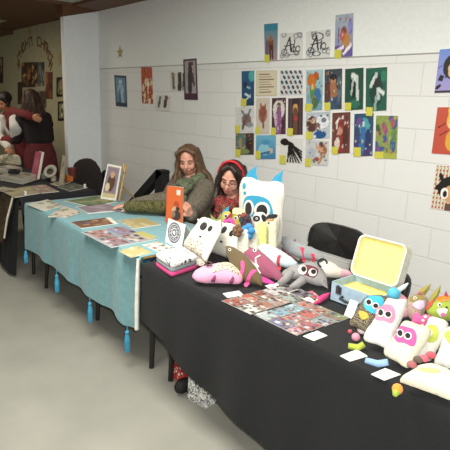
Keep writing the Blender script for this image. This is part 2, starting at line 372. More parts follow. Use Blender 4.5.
wall_print('art_print',[(345.2,69),(363.6,67.6),(363,109.4),(344.6,110.4)],[('bg','#1d4a3a'),('e',.5,.6,.24,.3,'#0e2a22'),('l',.42,.82,.66,.74,.09,'#d8dcd4'),('l',.66,.74,.7,.25,.07,'#c8cfc8'),('l',.45,.75,.36,.4,.05,'#aab8b0'),('e',.5,.14,.35,.1,'#2f6c54'),('n',.15)],'dark green print of a drooping white creature in the upper row',notes=N(348,106.5,6.5,8),seed=16)
wall_print('art_print',[(366,68.4),(387.2,67),(386.4,110.4),(365.6,111.6)],[('bg','#1e5a48'),('e',.5,.5,.32,.4,'#163c34'),('l',.5,.85,.25,.6,.06,'#cfd4d0'),('l',.5,.85,.62,.3,.06,'#b8c6c0'),('e',.55,.65,.14,.12,'#2a2c30'),('l',.62,.5,.85,.4,.05,'#d4dad6'),('l',.5,.3,.45,.05,.06,'#8fa8a0'),('e',.85,.8,.14,.14,'#2f7a5c'),('n',.15)],'dark green print of a white-haired rider, last at the right of the upper row',notes=N(369.5,111.5,6.5,9),seed=17)
wall_print('art_print',[(235.8,107.4),(254,106.8),(253.6,132.2),(235.4,132.6)],[('bg','#cfd0cc'),('e',.6,.5,.26,.24,'#8a6a64'),('l',.35,.85,.6,.55,.04,'#4c5a60'),('l',.8,.9,.62,.5,.04,'#54646c'),('l',.5,.45,.4,.15,.06,'#64504c'),('e',.8,.3,.18,.1,'#8a9498'),('n',.15)],'small pale print of a spiky ink creature at left end of the second row',notes=N(237.6,129,5,8),seed=18)
wall_print('art_print',[(256.2,98),(269.8,97.6),(269.4,133.6),(256,134)],[('bg','#cdc2b4'),('e',.5,.55,.32,.24,'#9c6a5c'),('e',.5,.6,.18,.14,'#7c4238'),('l',.35,.8,.5,.55,.06,'#a4584c'),('l',.7,.8,.5,.5,.05,'#94503f'),('l',.5,.4,.55,.2,.06,'#84483c'),('n',.14)],'tall pale print with a tangled red-brown figure in the second row',notes=N(258,130.5,5,7.5),seed=19)
wall_print('art_print',[(272,98.2),(286,97.6),(285.6,134),(271.6,134.4)],[('bg','#4a2c34'),('e',.5,.68,.42,.26,'#d9d2c8'),('e',.5,.66,.16,.1,'#a85a58'),('l',.5,.6,.5,.1,.17,'#8c5a8c'),('e',.5,.8,.16,.08,'#5c3a34'),('e',.3,.4,.1,.2,'#c4a4b8'),('n',.15)],'tall print of a figure in purple before a white moon',notes=N(273.4,131.5,5,8),seed=20)
wall_print('art_print',[(288.2,98.4),(303,97.8),(302.6,134.6),(287.8,135)],[('bg','#3a2c30'),('e',.5,.68,.2,.12,'#b07a50'),('e',.5,.78,.14,.07,'#d0a05c'),('l',.5,.6,.5,.12,.15,'#6a4a34'),('e',.55,.45,.12,.08,'#a83c30'),('r',.1,0,.25,1,'#57454c'),('r',.78,0,.9,1,'#544048'),('n',.16)],'tall dark brown print of a golden-haired figure in the second row',notes=N(290,132,6,8),seed=21)
wall_print('art_print',[(306.2,112.6),(330.2,111.6),(329.4,138.2),(305.8,139)],[('bg','#b8c0c8'),('e',.25,.55,.22,.32,'#5c3a30'),('e',.3,.68,.1,.1,'#d0a890'),('e',.7,.62,.26,.26,'#e4e6ea'),('e',.75,.7,.1,.1,'#707c88'),('e',.6,.15,.26,.16,'#24548a'),('e',.5,.45,.1,.16,'#8c6a5c'),('n',.16)],'pale blue print of a brown-haired figure beside a white beast in the second row',notes=N(309,135.5,6,8),seed=22)
wall_print('art_print',[(332.4,112.9),(350.4,112),(349.6,153),(331.6,153.8)],[('bg','#6a3c34'),('e',.4,.72,.22,.14,'#e0d8d4'),('l',.5,.65,.5,.2,.2,'#8c3430'),('e',.45,.55,.14,.1,'#c48c78'),('e',.75,.4,.16,.26,'#50302c'),('e',.3,.25,.14,.16,'#d8c4bc'),('n',.16)],'reddish-brown print of a white-haired kneeling figure in the right part of second row',notes=N(335,150.5,6,8),seed=23)
wall_print('art_print',[(354.4,113.9),(373.6,113),(372.4,155.8),(353.4,156.6)],[('g','#4a3a6a','#24506c'),('e',.55,.68,.26,.22,'#4fa0a4'),('l',.5,.6,.4,.15,.14,'#3c6ca0'),('e',.75,.4,.16,.24,'#2a3a64'),('e',.3,.8,.18,.12,'#6a4a8a'),('e',.5,.75,.08,.06,'#a8d4d0'),('n',.15)],'blue and violet print with a glowing teal figure in the second row',notes=N(357.5,152,7,9.5),seed=24)
wall_print('art_print',[(376.2,115.5),(398,115.8),(396.4,159.2),(374.8,157.8)],[('bg','#8a9a50')]+blobs(9,22,['#3c5a90','#a85a60','#6a8a3c','#b0a050','#465a3c','#9c4a78'],.06,.16,(0,.15,1,1))+[('r',0,0,1,.14,'#aab04c'),('n',.18)],'yellow-green print with many small blue and pink figures, rightmost of the block',notes=N(379,155,9,7),seed=25)
wall_print('art_print',[(235.6,133.4),(254,133),(253.8,154.6),(235.4,155)],[('bg','#6a6a50'),('r',.55,.0,1,1,'#4a3a38'),('e',.3,.55,.2,.4,'#3f7c84'),('e',.28,.5,.09,.3,'#b08a50'),('e',.75,.5,.14,.3,'#3a2428'),('e',.5,.15,.26,.12,'#7c8a50'),('n',.16)],'small brown and teal print in the bottom row above the red headband',notes=N(238,153,5,8),seed=26)
wall_print('art_print',[(256,135.4),(276,134.8),(275.6,159),(256,159.2)],[('g','#3f7ca8','#6fb0cc'),('e',.4,.4,.3,.24,'#8cc4d8'),('e',.75,.35,.12,.12,'#c8b49c'),('e',.5,.7,.2,.1,'#4a94bc'),('l',.2,.2,.7,.3,.05,'#3a6f98'),('n',.12)],'sky-blue print of a sea creature in the bottom row',notes=N(258.2,155,5,8.5),seed=27)
wall_print('art_print',[(280,137.3),(302.4,138.6),(302,163.2),(280,161.8)],[('bg','#dcdad6'),('e',.22,.82,.2,.14,K),('l',.2,.85,.55,.72,.09,K)]+[('l',.42,.78,.35+.13*i,.02,.035,K) for i in range(5)]+[('l',.5,.75,.98,.1+.12*i,.035,K) for i in range(4)]+[('n',.05)],'black and white ink print of long streaming hair in the bottom row',notes=N(282.6,159.6,6,9),seed=28,nu=40,nv=44)
wall_print('art_print',[(306,139.8),(328.6,141),(328,165.8),(305.4,164.8)],[('bg','#c6c8c8'),('e',.75,.62,.18,.24,'#9c6a48'),('e',.68,.85,.1,.1,'#5c4038'),('l',.5,.75,.7,.6,.07,'#d0a080'),('l',.75,.4,.6,.1,.06,'#b08a68'),('e',.25,.4,.2,.3,'#b4bcc4'),('e',.5,.25,.12,.1,'#a4584c'),('n',.12)],'pale grey print of a crouching tan figure, right end of the bottom row',notes=N(308,162.5,6,8.5),seed=29)
# large prints at the right edge of the photograph
def big(pxl,w,ops,label,seed):
    a,b=Yp(*pxl[0],WALLY-.006),Yp(*pxl[1],WALLY-.006); x=(a.x+b.x)/2
    P=lambda dx,z:V((x+dx,WALLY-.006,z))
    o=put('art_print',sheet_bm(P(0,b.z),P(w,b.z+.008),P(w,a.z+.008),P(0,a.z),ops,.003,50,66,seed),PAPER); return tag(o,label,'art print','large prints at the right')
big([(439.4,49.6),(434.8,93)],.2,[('g','#a898d0','#6f8fd8'),('e',.56,.6,.38,.3,K),('e',.6,.52,.26,.2,'#e0b48c'),('e',.5,.52,.08,.07,'#fff6ea'),('e',.5,.51,.045,.05,K),('e',.74,.52,.06,.06,K),('e',.16,.34,.1,.05,K,.5),('e',.16,.34,.05,.09,K,.5),('e',.1,.14,.1,.045,K,.5),('e',.08,.6,.09,.012,'#3a3f80',.4),('l',.36,.5,.3,.35,.02,K),('r',.0,0,1,.05,'#3c2a40'),('n',.05)],'blue-violet print of a dark-haired big-eyed girl, top of three at the right edge',31)
big([(435.6,107.2),(433.4,153.6)],.2,[('bg','#c2503c'),('e',.62,.72,.26,.2,'#e8b83c'),('e',.6,.66,.18,.13,'#f0cfa4'),('e',.52,.68,.05,.04,K),('e',.7,.68,.05,.04,K),('l',.44,.86,.42,.95,.05,'#e8b83c'),('l',.8,.86,.86,.95,.05,'#e8b83c'),('e',.6,.3,.2,.22,'#e0a83a'),('l',.14,.58,.34,.66,.014,'#7a2a20'),('l',.2,.4,.42,.5,.014,'#7a2a20'),('e',.14,.58,.03,.02,K),('n',.05)],'orange-red print of a yellow-haired cartoon child, middle of three at the right edge',32)
big([(433.6,165),(433.0,208.8)],.19,[('bg','#ddd6c0')]+[('e',.06+.12*i,.05+.105*j,.032,.03,'#b03a3c') for i in range(9) for j in range(10)]+[('e',.02+.12*i+.06,.1+.105*j,.02,.02,'#5c7a4c') for i in range(9) for j in range(10)]+[('e',.62,.5,.46,.28,K),('l',.3,.55,.12,.5,.06,K),('l',.3,.68,.2,.78,.06,K),('e',.66,.38,.3,.2,'#d8a070'),('e',.42,.38,.14,.13,'#f8f2ea'),('e',.44,.37,.07,.08,K),('e',.8,.38,.12,.12,'#f8f2ea'),('e',.8,.37,.06,.08,K),('r',.5,.0,.85,.16,'#6a4a3a'),('n',.05)],'print of a black-haired big-eyed child on red-spotted cream paper, lowest at the right edge',33)
# far greenish wall: posters, frames, arched lettering
def far_print(px,ops,label,seed,y=WALLY-.006,name='hanging_poster',cat='poster',thick=.004,nu=22,nv=26):
    o=put(name,sheet_bm(*wsheet(px,y),ops,thick,nu,nv,seed,edge='#5a4a38'),PAPER); return tag(o,label,cat)
far_print(q(21.5,62,37.5,87,.5),[('bg','#4a3428')]+blobs(41,26,['#8a5a34','#2c2220','#a8703c','#6a4030','#c09a6a','#3c4650'],.06,.18)+[('r',.3,0,.33,1,'#201814'),('r',.62,0,.65,1,'#201814'),('n',.2)],'dark brown poster of many panels under the arched lettering',41)
far_print(q(38,62,44,86,.3),[('bg','#5a5a5c')]+blobs(42,10,['#8a8c90','#3a3638','#a09488'],.1,.25)+[('n',.2)],'narrow grey poster beside the many-panel poster',42,y=WALLY-.008)
far_print(q(45.5,72,52.4,99,-.3),[('bg','#6a3a2a')]+blobs(43,10,['#84503a','#4f2a20','#9a6a4a'],.1,.25)+[('n',.15)],'red-brown narrow poster right of the arched lettering',43)
far_print(q(37,86.5,45.5,90,.2),[('bg','#b4ae9c'),('n',.1)],'small white notice strip under the grey poster',44,name='hanging_notice',cat='notice',nu=6,nv=6)
far_print(q(38.5,91,46,108,.2),[('bg','#5c5248')]+blobs(45,8,['#877a68','#453c34'],.1,.25)+[('n',.15)],'dim grey-brown poster low behind the long-haired person',45)
far_print(q(17.6,82,22,104,.2),[('bg','#4a2c26')]+blobs(46,8,['#7a4434','#2f201c'],.1,.3)+[('n',.15)],'dark red-brown poster left of the long-haired person',46)
far_print(q(-6,57,3,83,.6),[('bg','#3c2420')]+blobs(47,10,['#8a4434','#b08a60','#241816'],.1,.25)+[('bd',.1,'#201614'),('n',.15)],'dark framed poster at the left edge of the photograph',47)
def frame(px,label,gold):
    bl,br,tr,tl=wsheet(px,WALLY-.02); t=thing('picture_frame',label,'picture frame',(bl+br)/2+V((0,.012,0)))
    b=B(); w=.03
    for a,c in ((bl,br),(br,tr),(tr,tl),(tl,bl)):
        d=(c-a).normalized(); n=V((0,-1,0)); s=d.cross(n)*-1
        if s.dot((bl+tr)/2-a)<0: s=-s
        obox(b,a,c-a,s*w,V((0,.018,0)))
    put('moulding',b,mat('gilt_frame','#a8843c',.4,.1) if gold else mat('black_frame','#1d1814',.5,.1),t)
    c=(bl+tr)/2; f=lambda p:c+(p-c)*.86+V((0,.008,0))
    put('picture',sheet_bm(f(bl),f(br),f(tr),f(tl),[('bg','#8a8468')]+blobs(len(label),9,['#3c3a30','#a8a080','#5c5a44','#c8c0a0'],.1,.25)+[('n',.1)],.004,12,20,3),PAPER,t)
frame(q(56.4,77,63.2,96,.5),'black framed picture high on the greenish wall next to the pier',False)
frame(q(57.8,101,64.6,120,.5),'black framed picture, lower of two beside the pier',False)
b=B(); a=Yp(63.4,74.5,WALLY-.004); c=Yp(65.2,98,WALLY-.004)
box(b,(min(a.x,c.x),WALLY-.03,c.z),(max(a.x,c.x),WALLY-.003,a.z)); tag(put('picture_frame',b,mat('gilt_frame','#a8843c',.4,.1)),'thin gilt frame edge seen beside the white pier','picture frame')
# arched row of golden cut-out letters, too small to read
M_gold=mat('gold_card','#8a6844',.6,.2,60)
words=[(i/12) for i in range(13)]
k=0
for i,t in enumerate(words):
    if i==6: continue
    a=math.pi*(1-t); x=34.5-(-16.0)*math.cos(a); y=65-24*max(0,math.sin(a))**.85
    c=Yp(x,y,WALLY-.004); h=.075; rx=V((1,0,0)); s=.05+.012*(i%3)
    th=(t-.5)*-1.5
    ux=V((math.cos(th),0,math.sin(th))); uz=V((-math.sin(th),0,math.cos(th))); b=B(); w=V((0,.003,0))
    O=c-w*.3
    obox(b,O-ux*s-uz*h,ux*.03,uz*2*h,w)
    if i%3!=1: obox(b,O+ux*(s-.03)-uz*h,ux*.03,uz*2*h,w)
    if i%2: obox(b,O-ux*s+uz*(h-.03),ux*2*s,uz*.03,w)
    else: obox(b,O-ux*s-uz*.015,ux*2*s,uz*.03,w)
    if i%4==3: obox(b,O-ux*s-uz*h,ux*2*s,uz*.03,w)
    k+=1
    nth=['first','second','third','fourth','fifth','sixth','seventh','eighth','ninth','tenth','eleventh','twelfth'][k-1]
    tag(put('sign_letter',b,M_gold),'golden cut-out letter, %s from the left in the arch on the greenish wall'%nth,'letter','letters of the arched wall lettering')
def star(px,r,label,col='#b09048'):
    c=Yp(*px,WALLY-.004); b=B(); vs=[]
    for i in range(10):
        a=math.pi/2+i*math.pi/5; rr=r if i%2==0 else r*.42; vs.append((c.x+rr*math.cos(a),c.z+rr*math.sin(a)))
    f=[b.verts.new((x,WALLY-.008,z)) for x,z in vs]; g=[b.verts.new((x,WALLY-.003,z)) for x,z in vs]
    b.faces.new(f); b.faces.new(g[::-1])
    for i in range(10): b.faces.new((f[i],f[(i+1)%10],g[(i+1)%10],g[i]))
    tag(put('hanging_star',b,mat('gold_star','#b09a58',.5,.15)),label,'star decoration')
star((120,52.5),.075,'faint gold star cut-out on the white wall right of the pier')
star((60.5,59),.11,'gold star cut-out beside the pier on the greenish wall')
star((29.5,29.5),.1,'gold star cut-out above the arched lettering')
# ------------------------------------------------------------------ tables and cloths
TZ=.74
M_leg=mat('dark_steel','#35322f',.45,.1,30,0,.6); M_top=mat('grey_laminate','#8c8880',.6,.05)
def folding_table(name,label,x0,x1,y0,y1,legs,legn=.016):
    t=thing(name,label,'table',V(((x0+x1)/2,(y0+y1)/2,0)))
    b=B(); box(b,(x0+.004,y0+.014,TZ-.04),(x1-.004,y1-.004,TZ-.008)); put('tabletop',b,M_top,t)
    for (xa,xb,ya,yb) in legs:
        for y,ys in ((ya,ya+.05),(yb,yb-.05)):
            b=B(); tube(b,[(xa,ys,TZ-.041),(xb,y,0)],legn,8); put('leg',b,M_leg,t)
        b=B(); m=lambda f:(xa+(xb-xa)*f); f=.62
        tube(b,[(m(f),ya+.05*(1-f),(TZ-.041)*(1-f)),(m(f),yb-.05*(1-f),(TZ-.041)*(1-f))],.011,8); put('crossbar',b,M_leg,t)
    return t
BX0,BX1,BY0,BY1=-4.27,-2.44,1.485,2.22
KX0,KX1,KY0,KY1=-2.32,-.42,1.435,2.2
FX0,FX1,FY0,FY1=-6.4,-4.55,1.53,2.25
folding_table('folding_table','folding table under the pale blue cloth, dark steel legs',BX0,BX1,BY0,BY1,[(-4.1,-4.15,1.58,2.12),(-3.3,-3.29,1.63,2.1),(-2.47,-2.45,1.57,2.12)])
folding_table('folding_table','folding table under the long black cloth covered with plush toys',KX0,KX1,KY0,KY1,[(-2.34+.06,-2.255,1.58,2.12),(-.6,-.55,1.58,2.1)])
folding_table('folding_table','farthest folding table, under a dark cloth at the left',FX0,FX1,FY0,FY1,[(-4.6,-4.56,1.625,2.12),(-6.2,-6.25,1.6,2.15)])
def cloth(x0,x1,y0,y1,hem,fold,nx=90,nt=22,left=None,right=None,zt=TZ+.003,flare=.03,seed=0,back=.08,nfold=9):
    """draped cloth: flat top, front skirt with folds down to hem(x), short side drops"""
    bm=B(); rnd=random.Random(seed); ph=[rnd.random()*6 for _ in range(4)]
    xs=[x0+(x1-x0)*i/nx for i in range(nx+1)]
    def fy(x,t):
        w=(x-x0)/(x1-x0)
        return -(flare*t+fold*t*(.6*math.sin(w*nfold*2*math.pi/2+ph[0])+.4*math.sin(w*nfold*1.7*math.pi+ph[1])))-.004
    rows=[]
    ny=8
    rows.append([bm.verts.new((x,y1+.012,zt-back)) for x in xs])
    for j in range(ny+1): rows.append([bm.verts.new((x,y1+.01-(y1+.01-y0-.012)*j/ny,zt)) for x in xs])
    rows.append([bm.verts.new((x,y0+.003,zt-.002)) for x in xs])
    for j in range(1,nt+1):
        t=j/nt; rows.append([bm.verts.new((x,y0+fy(x,t),zt-.006-(zt-.006-hem(x))*t)) for x in xs])
    for a,c in zip(rows,rows[1:]):
        for i in range(nx): bm.faces.new((a[i],a[i+1],c[i+1],c[i]))
    for side,drop in ((0,left),(nx,right)):
        if not drop: continue
        sg=-1 if side==0 else 1
        col=[r[side] for r in rows]; n=len(col); prev=col
        top=col[1:2+ny+1]
        prev=top
        for j in range(1,7):
            t=j/6; new=[]
            for i,v in enumerate(top):
                w=i/(len(top)-1)
                new.append(bm.verts.new((v.co.x+sg*(.008+.02*t+.012*t*math.sin(w*9+ph[2])),v.co.y,v.co.z-drop*t)))
            for i in range(len(top)-1): bm.faces.new((prev[i],prev[i+1],new[i+1],new[i]))
            # join to the skirt's own edge
            prev=new
    return bm
def lerp_tab(tab):
    def f(x):
        for (a,za),(b,zb) in zip(tab,tab[1:]):
            if x<=b: 
                t=max(0,(x-a)/(b-a)); return za+(zb-za)*t
        return tab[-1][1]
    return f
M_blue=mat('pale_blue_cloth','#6d9ca3',.85,.1,25,.25,sheen=.2)
hb=lerp_tab([(-4.3,.34),(-4.12,.355),(-3.55,.325),(-3.05,.29),(-2.76,.30),(-2.6,.262),(-2.4,.295)])
c=put('blue_tablecloth',cloth(BX0-.012,BX1+.008,BY0,BY1,hb,.014,left=.3,seed=3,flare=.012),M_blue,smooth=True)
tag(c,'pale blue cloth with tassels draped over the middle table','tablecloth')
b=B(); tube(b,[(-2.435,1.468,.735),(-2.434,1.462,.6),(-2.436,1.458,.45),(-2.437,1.457,.296)],[.008,.012,.013,.012],8); o=put('edge_lining',b,mat('white_lining','#e2e0d8',.8),c); o['label']='white lining along the right edge of the cloth'
M_tas=mat('tassel_yarn','#3f93b4',.9,.25,90,.3)
def tassel(x,y,zt,l=.16):
    b=B(); r=random.Random(int(x*100)); tube(b,[(x,y,zt+.02),(x,y,zt-.02)],.003,6); ball(b,(x,y,zt-.03),.014,2)
    for i in range(14):
        a=i/14*6.283; tube(b,[(x+.006*math.cos(a),y+.006*math.sin(a),zt-.03),(x+.014*math.cos(a),y+.014*math.sin(a),zt-l*.5),(x+(.013+.004*r.random())*math.cos(a),y+.013*math.sin(a),zt-l*(.9+.1*r.random()))],[.004,.005,.002],5)
    put('tassel',b,M_tas,c)
for x in (-3.6,-3.045,-2.545): tassel(x,1.455,hb(x)-.005,.17)
tassel(-4.26,1.46,.345,.13)
# patterned cloth hanging from the right end of the blue table
bm=B(); g=[]
for j in range(9):
    t=j/8; g.append([bm.verts.new((BX1+.016+.012*t+.006*math.sin(i*1.1+j*.4)*t,BY0+.004+.5*i/24,TZ-.004-.215*t-.02*math.sin(i*.5)*t)) for i in range(25)])
for a,e in zip(g,g[1:]):
    for i in range(24): bm.faces.new((a[i],a[i+1],e[i+1],e[i]))
t=put('patterned_cloth',bm,mat_pattern('peacock_cloth','noise',[(0,'#0d1a24'),(.45,'#123a4c'),(.52,'#0f5a68'),(.58,'#101820'),(.66,'#3c4a3a')],22),smooth=True)
tag(t,'dark teal peacock patterned cloth hanging from right end of the blue table','tablecloth')
bm=B(); tube(bm,[(BX1+.018,BY0+.01,TZ-.003),(BX1+.019,BY0+.25,TZ-.003),(BX1+.018,BY0+.5,TZ-.003)],.006,6); o=put('trim',bm,mat('gold_braid','#8a6a3c',.6,.3,120),t); o['label']='golden braid edging'
# black cloth
M_black=mat('black_cloth','#090a0d',.95,.35,160,.3,sheen=.04)
hk=lerp_tab([(-2.34,.41),(-2.3,.405),(-2.06,.37),(-1.99,.31),(-1.77,.262),(-1.28,.188),(-.9,.1),(-.3,.06)])
c2=put('black_tablecloth',cloth(KX0-.008,KX1+.01,KY0,KY1,hk,.012,left=.3,right=.5,seed=5,flare=.02,nfold=7),M_black,smooth=True)
tag(c2,'long black cloth over the nearest table, hem slanting toward the floor','tablecloth')
M_black2=mat('dark_far_cloth','#15141a',.85,.3,60,.3)
hf=lerp_tab([(-6.5,.05),(-4.7,.04),(-4.5,.02)])
c3=put('dark_tablecloth',cloth(FX0-.01,FX1+.012,FY0,FY1,hf,.03,left=.3,right=.16,seed=8,flare=.09),M_black2,smooth=True)
tag(c3,'dark cloth reaching the floor on the farthest table','tablecloth')
# sash draped on its front
bm=B(); g=[]
for j in range(13):
    t=j/12; g.append([bm.verts.new((-4.93+.3*i/8-.03*t,FY0-.02-.105*t-.012*math.sin(i*1.3+t*3),TZ+.006-.45*t)) for i in range(9)])
for a,e in zip(g,g[1:]):
    for i in range(8): bm.faces.new((a[i],a[i+1],e[i+1],e[i]))
t=put('sash',bm,mat_pattern('dark_sash','noise',[(0,'#2c2416'),(.45,'#4a3c20'),(.55,'#3c1c18'),(.62,'#222a18')],14),smooth=True); tag(t,'dark olive and red sash hanging over the front of the farthest table','sash')
bm=B(); tube(bm,[(-4.62,FY0-.03,TZ),(-4.63,FY0-.09,TZ-.2),(-4.65,FY0-.12,TZ-.38)],.009,6); o=put('edging',bm,mat('silver_edging','#c9c4b4',.5),t); o['label']='pale shiny edging'
# ------------------------------------------------------------------ flat papers on the blue table
def flat(name,px,ops,label,cat,group=None,z=TZ+.008,seed=1,nu=26,nv=26,th=.004):
    o=put(name,sheet_bm(*tsheet(px,z),ops,th,nu,nv,seed),PAPER); return tag(o,label,cat,group)
flat('comic_zine',[(47.5,199.3),(63,205.5),(43.5,211),(27,204.2)],[('bg','#cfcabc')]+blobs(51,12,['#a89c88','#c8a8a0','#7e8474','#b8b0a0'],.06,.16)+[('n',.08)],'pale illustrated zine at the left end of the blue table','zine','zines on the blue table')
flat('comic_zine',[(64,206),(82,212),(67.5,217),(48,216.5)],[('bg','#cdbfb0')]+blobs(52,14,['#b8a094','#8a7c6c','#c0a8b0','#93937c'],.06,.16)+[('n',.08)],'pale pinkish illustrated zine overlapping the front edge of the blue table','zine','zines on the blue table',z=TZ+.011)
flat('art_sheet',[(97,195.5),(117,202),(89,206.2),(64,200.6)],[('bg','#67744c')]+blobs(53,10,['#84906a','#515c38','#9c9468'],.08,.2)+[('bd',.04,'#aab09a'),('n',.1)],'green landscape print at the back left of the blue table','art print')
flat('art_sheet',[(106,203.2),(126,210),(88,213.4),(75.6,206.6)],[('bg','#8f7f88')]+blobs(54,10,['#a894a0','#6e6470','#b8a8a8'],.08,.2)+[('bd',.05,'#d5d2cc'),('n',.08)],'mauve print in a white sleeve at the back of the blue table','art print')
flat('art_sheet',[(110.5,217),(118.5,223.4),(81,228.2),(70,222)],[('bg','#6a4a38')]+blobs(55,12,['#8a6248','#4c3a34','#a07a58','#5c4a50'],.08,.2)+[('r',0,.86,1,1,'#e0dcd2'),('bd',.02,'#9aa0a0'),('n',.1)],'dark brown print in a sleeve with a white top edge','art print')
flat('art_sheet',[(143.5,217.6),(161,224.4),(133.5,228.6),(118,220)],[('bg','#a8996c')]+blobs(56,10,['#b8a880','#8f8560','#c0b48c'],.08,.2)+[('bd',.04,'#b8ae88'),('n',.06)],'tan parchment print in the middle of the blue table','art print')
flat('comic_sheet',[(122.4,225.6),(157,239),(111.2,247.4),(81,232)],[('bg','#9a9ca0')]+[('r',.04,.06,.48,.46,'#9a7c74'),('r',.52,.06,.96,.46,'#8a7478'),('r',.04,.54,.48,.95,'#84829a'),('r',.52,.54,.96,.95,'#a0948c')]+blobs(57,60,['#c0b8bc','#7a4a48','#5a586c','#a0685c','#c8b0a4','#4a4048','#8c6a58'],.025,.07,(.05,.08,.95,.94))+[('r',.485,0,.515,1,'#6f90a0'),('r',0,.48,1,.52,'#6f90a0'),('n',.08)],'large sheet of four comic pages in a clear sleeve on the blue table','comic sheet',nu=36,nv=36)
flat('art_sheet',[(137.6,245.6),(152,252.6),(130.6,257.2),(118.4,250.6)],[('bg','#b8aa78')]+blobs(59,8,['#c4b890','#a49868','#d0c69c'],.08,.2)+[('n',.05)],'small yellowish print at the right front corner of the blue table','art print')
flat('art_sheet',[(158,241.6),(175,247.6),(158.5,251.8),(142,244.8)],[('bg','#d0d0c4')]+blobs(58,14,['#8a3c34','#5c7a60','#c89a6c','#8aa0a4','#a85a48'],.06,.14)+[('n',.08)],'small white print with red and green figures beside the folded card','art print')
flat('art_sheet',[(142,231),(157,236.6),(150,239),(134,233)],[('bg','#b0a868'),('n',.08)],'yellow strip of paper under the corner of the comic sheet','paper',z=TZ+.0095)
# picture on a small easel
pl=Plane(Zp(100.4,198.5,TZ+.012),Zp(115.7,200.7,TZ+.012),16)
t=thing('easel_picture','white framed picture leaning on a small wooden easel at the back of the blue table','picture',pl.O+V((0,0,-.008)))
P4=[pl.world(*p) for p in ((100.4,198.5),(115.7,200.7),(121.4,166.4),(107.6,163.6))]
put('picture',sheet_bm(*P4,[('bg','#a8907c'),('r',.1,.2,.9,.93,'#8c7c88'),('e',.5,.5,.25,.26,'#5c4436'),('e',.5,.72,.14,.1,'#c4a078'),('e',.3,.35,.14,.12,'#d8c4a0'),('r',.08,.03,.92,.18,'#c8b88c'),('bd',.09,'#e4e2da',.55),('n',.1)],.008,30,44,3),PAPER,t)
b=B(); tube(b,[pl.world(117.5,200.4,-.02)+V((0,0,-.004)),pl.world(124.0,165,-.03)],.009,8); tube(b,[pl.world(122.5,164.2,-.014),pl.world(123.6,172,-.014)],.014,8); put('easel_post',b,mat('pale_wood','#b08f58',.6,.2,30),t)
b=B(); a0=pl.world(117,182,-.03); tube(b,[a0,V((a0.x-.02,a0.y+.16,TZ+.012))],.007,8); put('easel_leg',b,mat('pale_wood','#b08f58'),t)
# tent card with round ink drawing
pl=Plane(Zp(165,242.2,TZ+.006),Zp(181.5,249,TZ+.006),16)
t=thing('folded_card','white folded tent card with a round black ink drawing on the blue table','card',pl.O)
P4=[pl.world(*p) for p in ((165,242.2),(181.5,249),(185.6,225),(168.4,218.2))]
ops=[('bg','#e4e6e8')]
for i in range(4): ops.append(('ring',.45,.52,.1+.08*i,.12+.09*i,.09 if i else .3,'#55555c'))
for i in range(10):
    a=i*.628; ops.append(('e',.45+.22*math.cos(a),.52+.26*math.sin(a),.045,.05,'#6c6c74'))
put('front_panel',sheet_bm(*P4,ops+[('n',.04)],.0015,44,56,3),PAPER,t)
bl,br,tr,tl=P4; bk=V((.05,.13,0)); 
put('back_panel',sheet_bm(br+bk,bl+bk,tl+V((0,.002,0)),tr+V((0,.002,0)),[('bg','#b8c8d4')],.0015,4,4,3),PAPER,t)
o=flat('loose_paper',[(188,243),(199,245),(196,251),(184,249)],[('bg','#dfe4e8'),('n',.03)],'white papers lying behind the tent card','paper',z=TZ+.008,nu=6,nv=6)
# ------------------------------------------------------------------ black table: price cards, art cards, shirts, suitcase
def card(px,label,z=TZ+.007): return flat('price_card',px,[('bg','#ecebe2'),('n',.03)],label,'price card',z=z,group='white price cards on the black cloth',nu=6,nv=6,th=.002)
card([(239,290.6),(243.6,295),(227.4,297.6),(222.6,293.4)],'blank white card in front of the pink leopard plush')
card([(278,282.4),(285.2,286),(271,289.2),(264.8,285.6)],'white card in front of the mauve plush')
card([(299.6,288.6),(305.8,292),(289.8,294.8),(285,291.4)],'white card under the arm of the grey cat plush')
card([(317.2,330.6),(327.6,335.4),(313.8,340.6),(303,336)],'white card in front of the art card grid')
card([(357,349.4),(367.6,356),(350,361.2),(340,355.6)],'white card in front of the white plush with the dusty pink mask')
card([(385.4,368),(400.8,374.4),(384.4,380.2),(371,374)],'white card in front of the cream plush with the hot pink mask')
card([(305,294),(316,301.6),(311,303.6),(299,296.4)],'narrow white card behind the right end of the art card grid')
pl=Plane(Zp(344.2,315.4,TZ+.008),Zp(352,319.6,TZ+.008),25)
tag(put('price_card',sheet_bm(*[pl.world(*p) for p in ((344,315),(352.2,319.2),(358.2,302),(350.4,299.4))],[('bg','#f2f2ec')],.002,4,4),PAPER),'white card standing against the front of the suitcase','price card','white price cards on the black cloth')
cols=[['#b8583c','#c07050'],['#8a3c30','#b89a80'],['#d8d0c4','#8c9c98'],['#7c6c78','#90888c'],['#5c4c60','#8a7c84']]
names={'#b8583c':'orange-red'}
def dull(h):
    h=h.lstrip('#'); c=[int(h[i:i+2],16) for i in (0,2,4)]; g=sum(c)/3
    return '#%02x%02x%02x'%tuple(int((x*.72+g*.28)*.95) for x in c)
def art_card(x0,y0,x1,y1,base,pal,label,seed,rot=0):
    P=lambda x,y:V((x+rot*(y-1.44),y-rot*(x+1.45),TZ+.007))
    g=.002
    o=put('art_card',sheet_bm(P(x0+g,y0+g),P(x1-g,y0+g),P(x1-g,y1-g),P(x0+g,y1-g),[('bg',dull(base))]+[(b_[0],b_[1],b_[2],b_[3],b_[4],dull(b_[5]),b_[6]) for b_ in blobs(seed,20,pal+['#4a3c3a','#8c8078'],.04,.18)]+[('bd',.025,'#6c6864',1),('n',.2)],.0015,16,14,seed),PAPER)
    tag(o,label,'art card','grid of small art cards on the black cloth')
rows=['front','second','third','fourth','back']
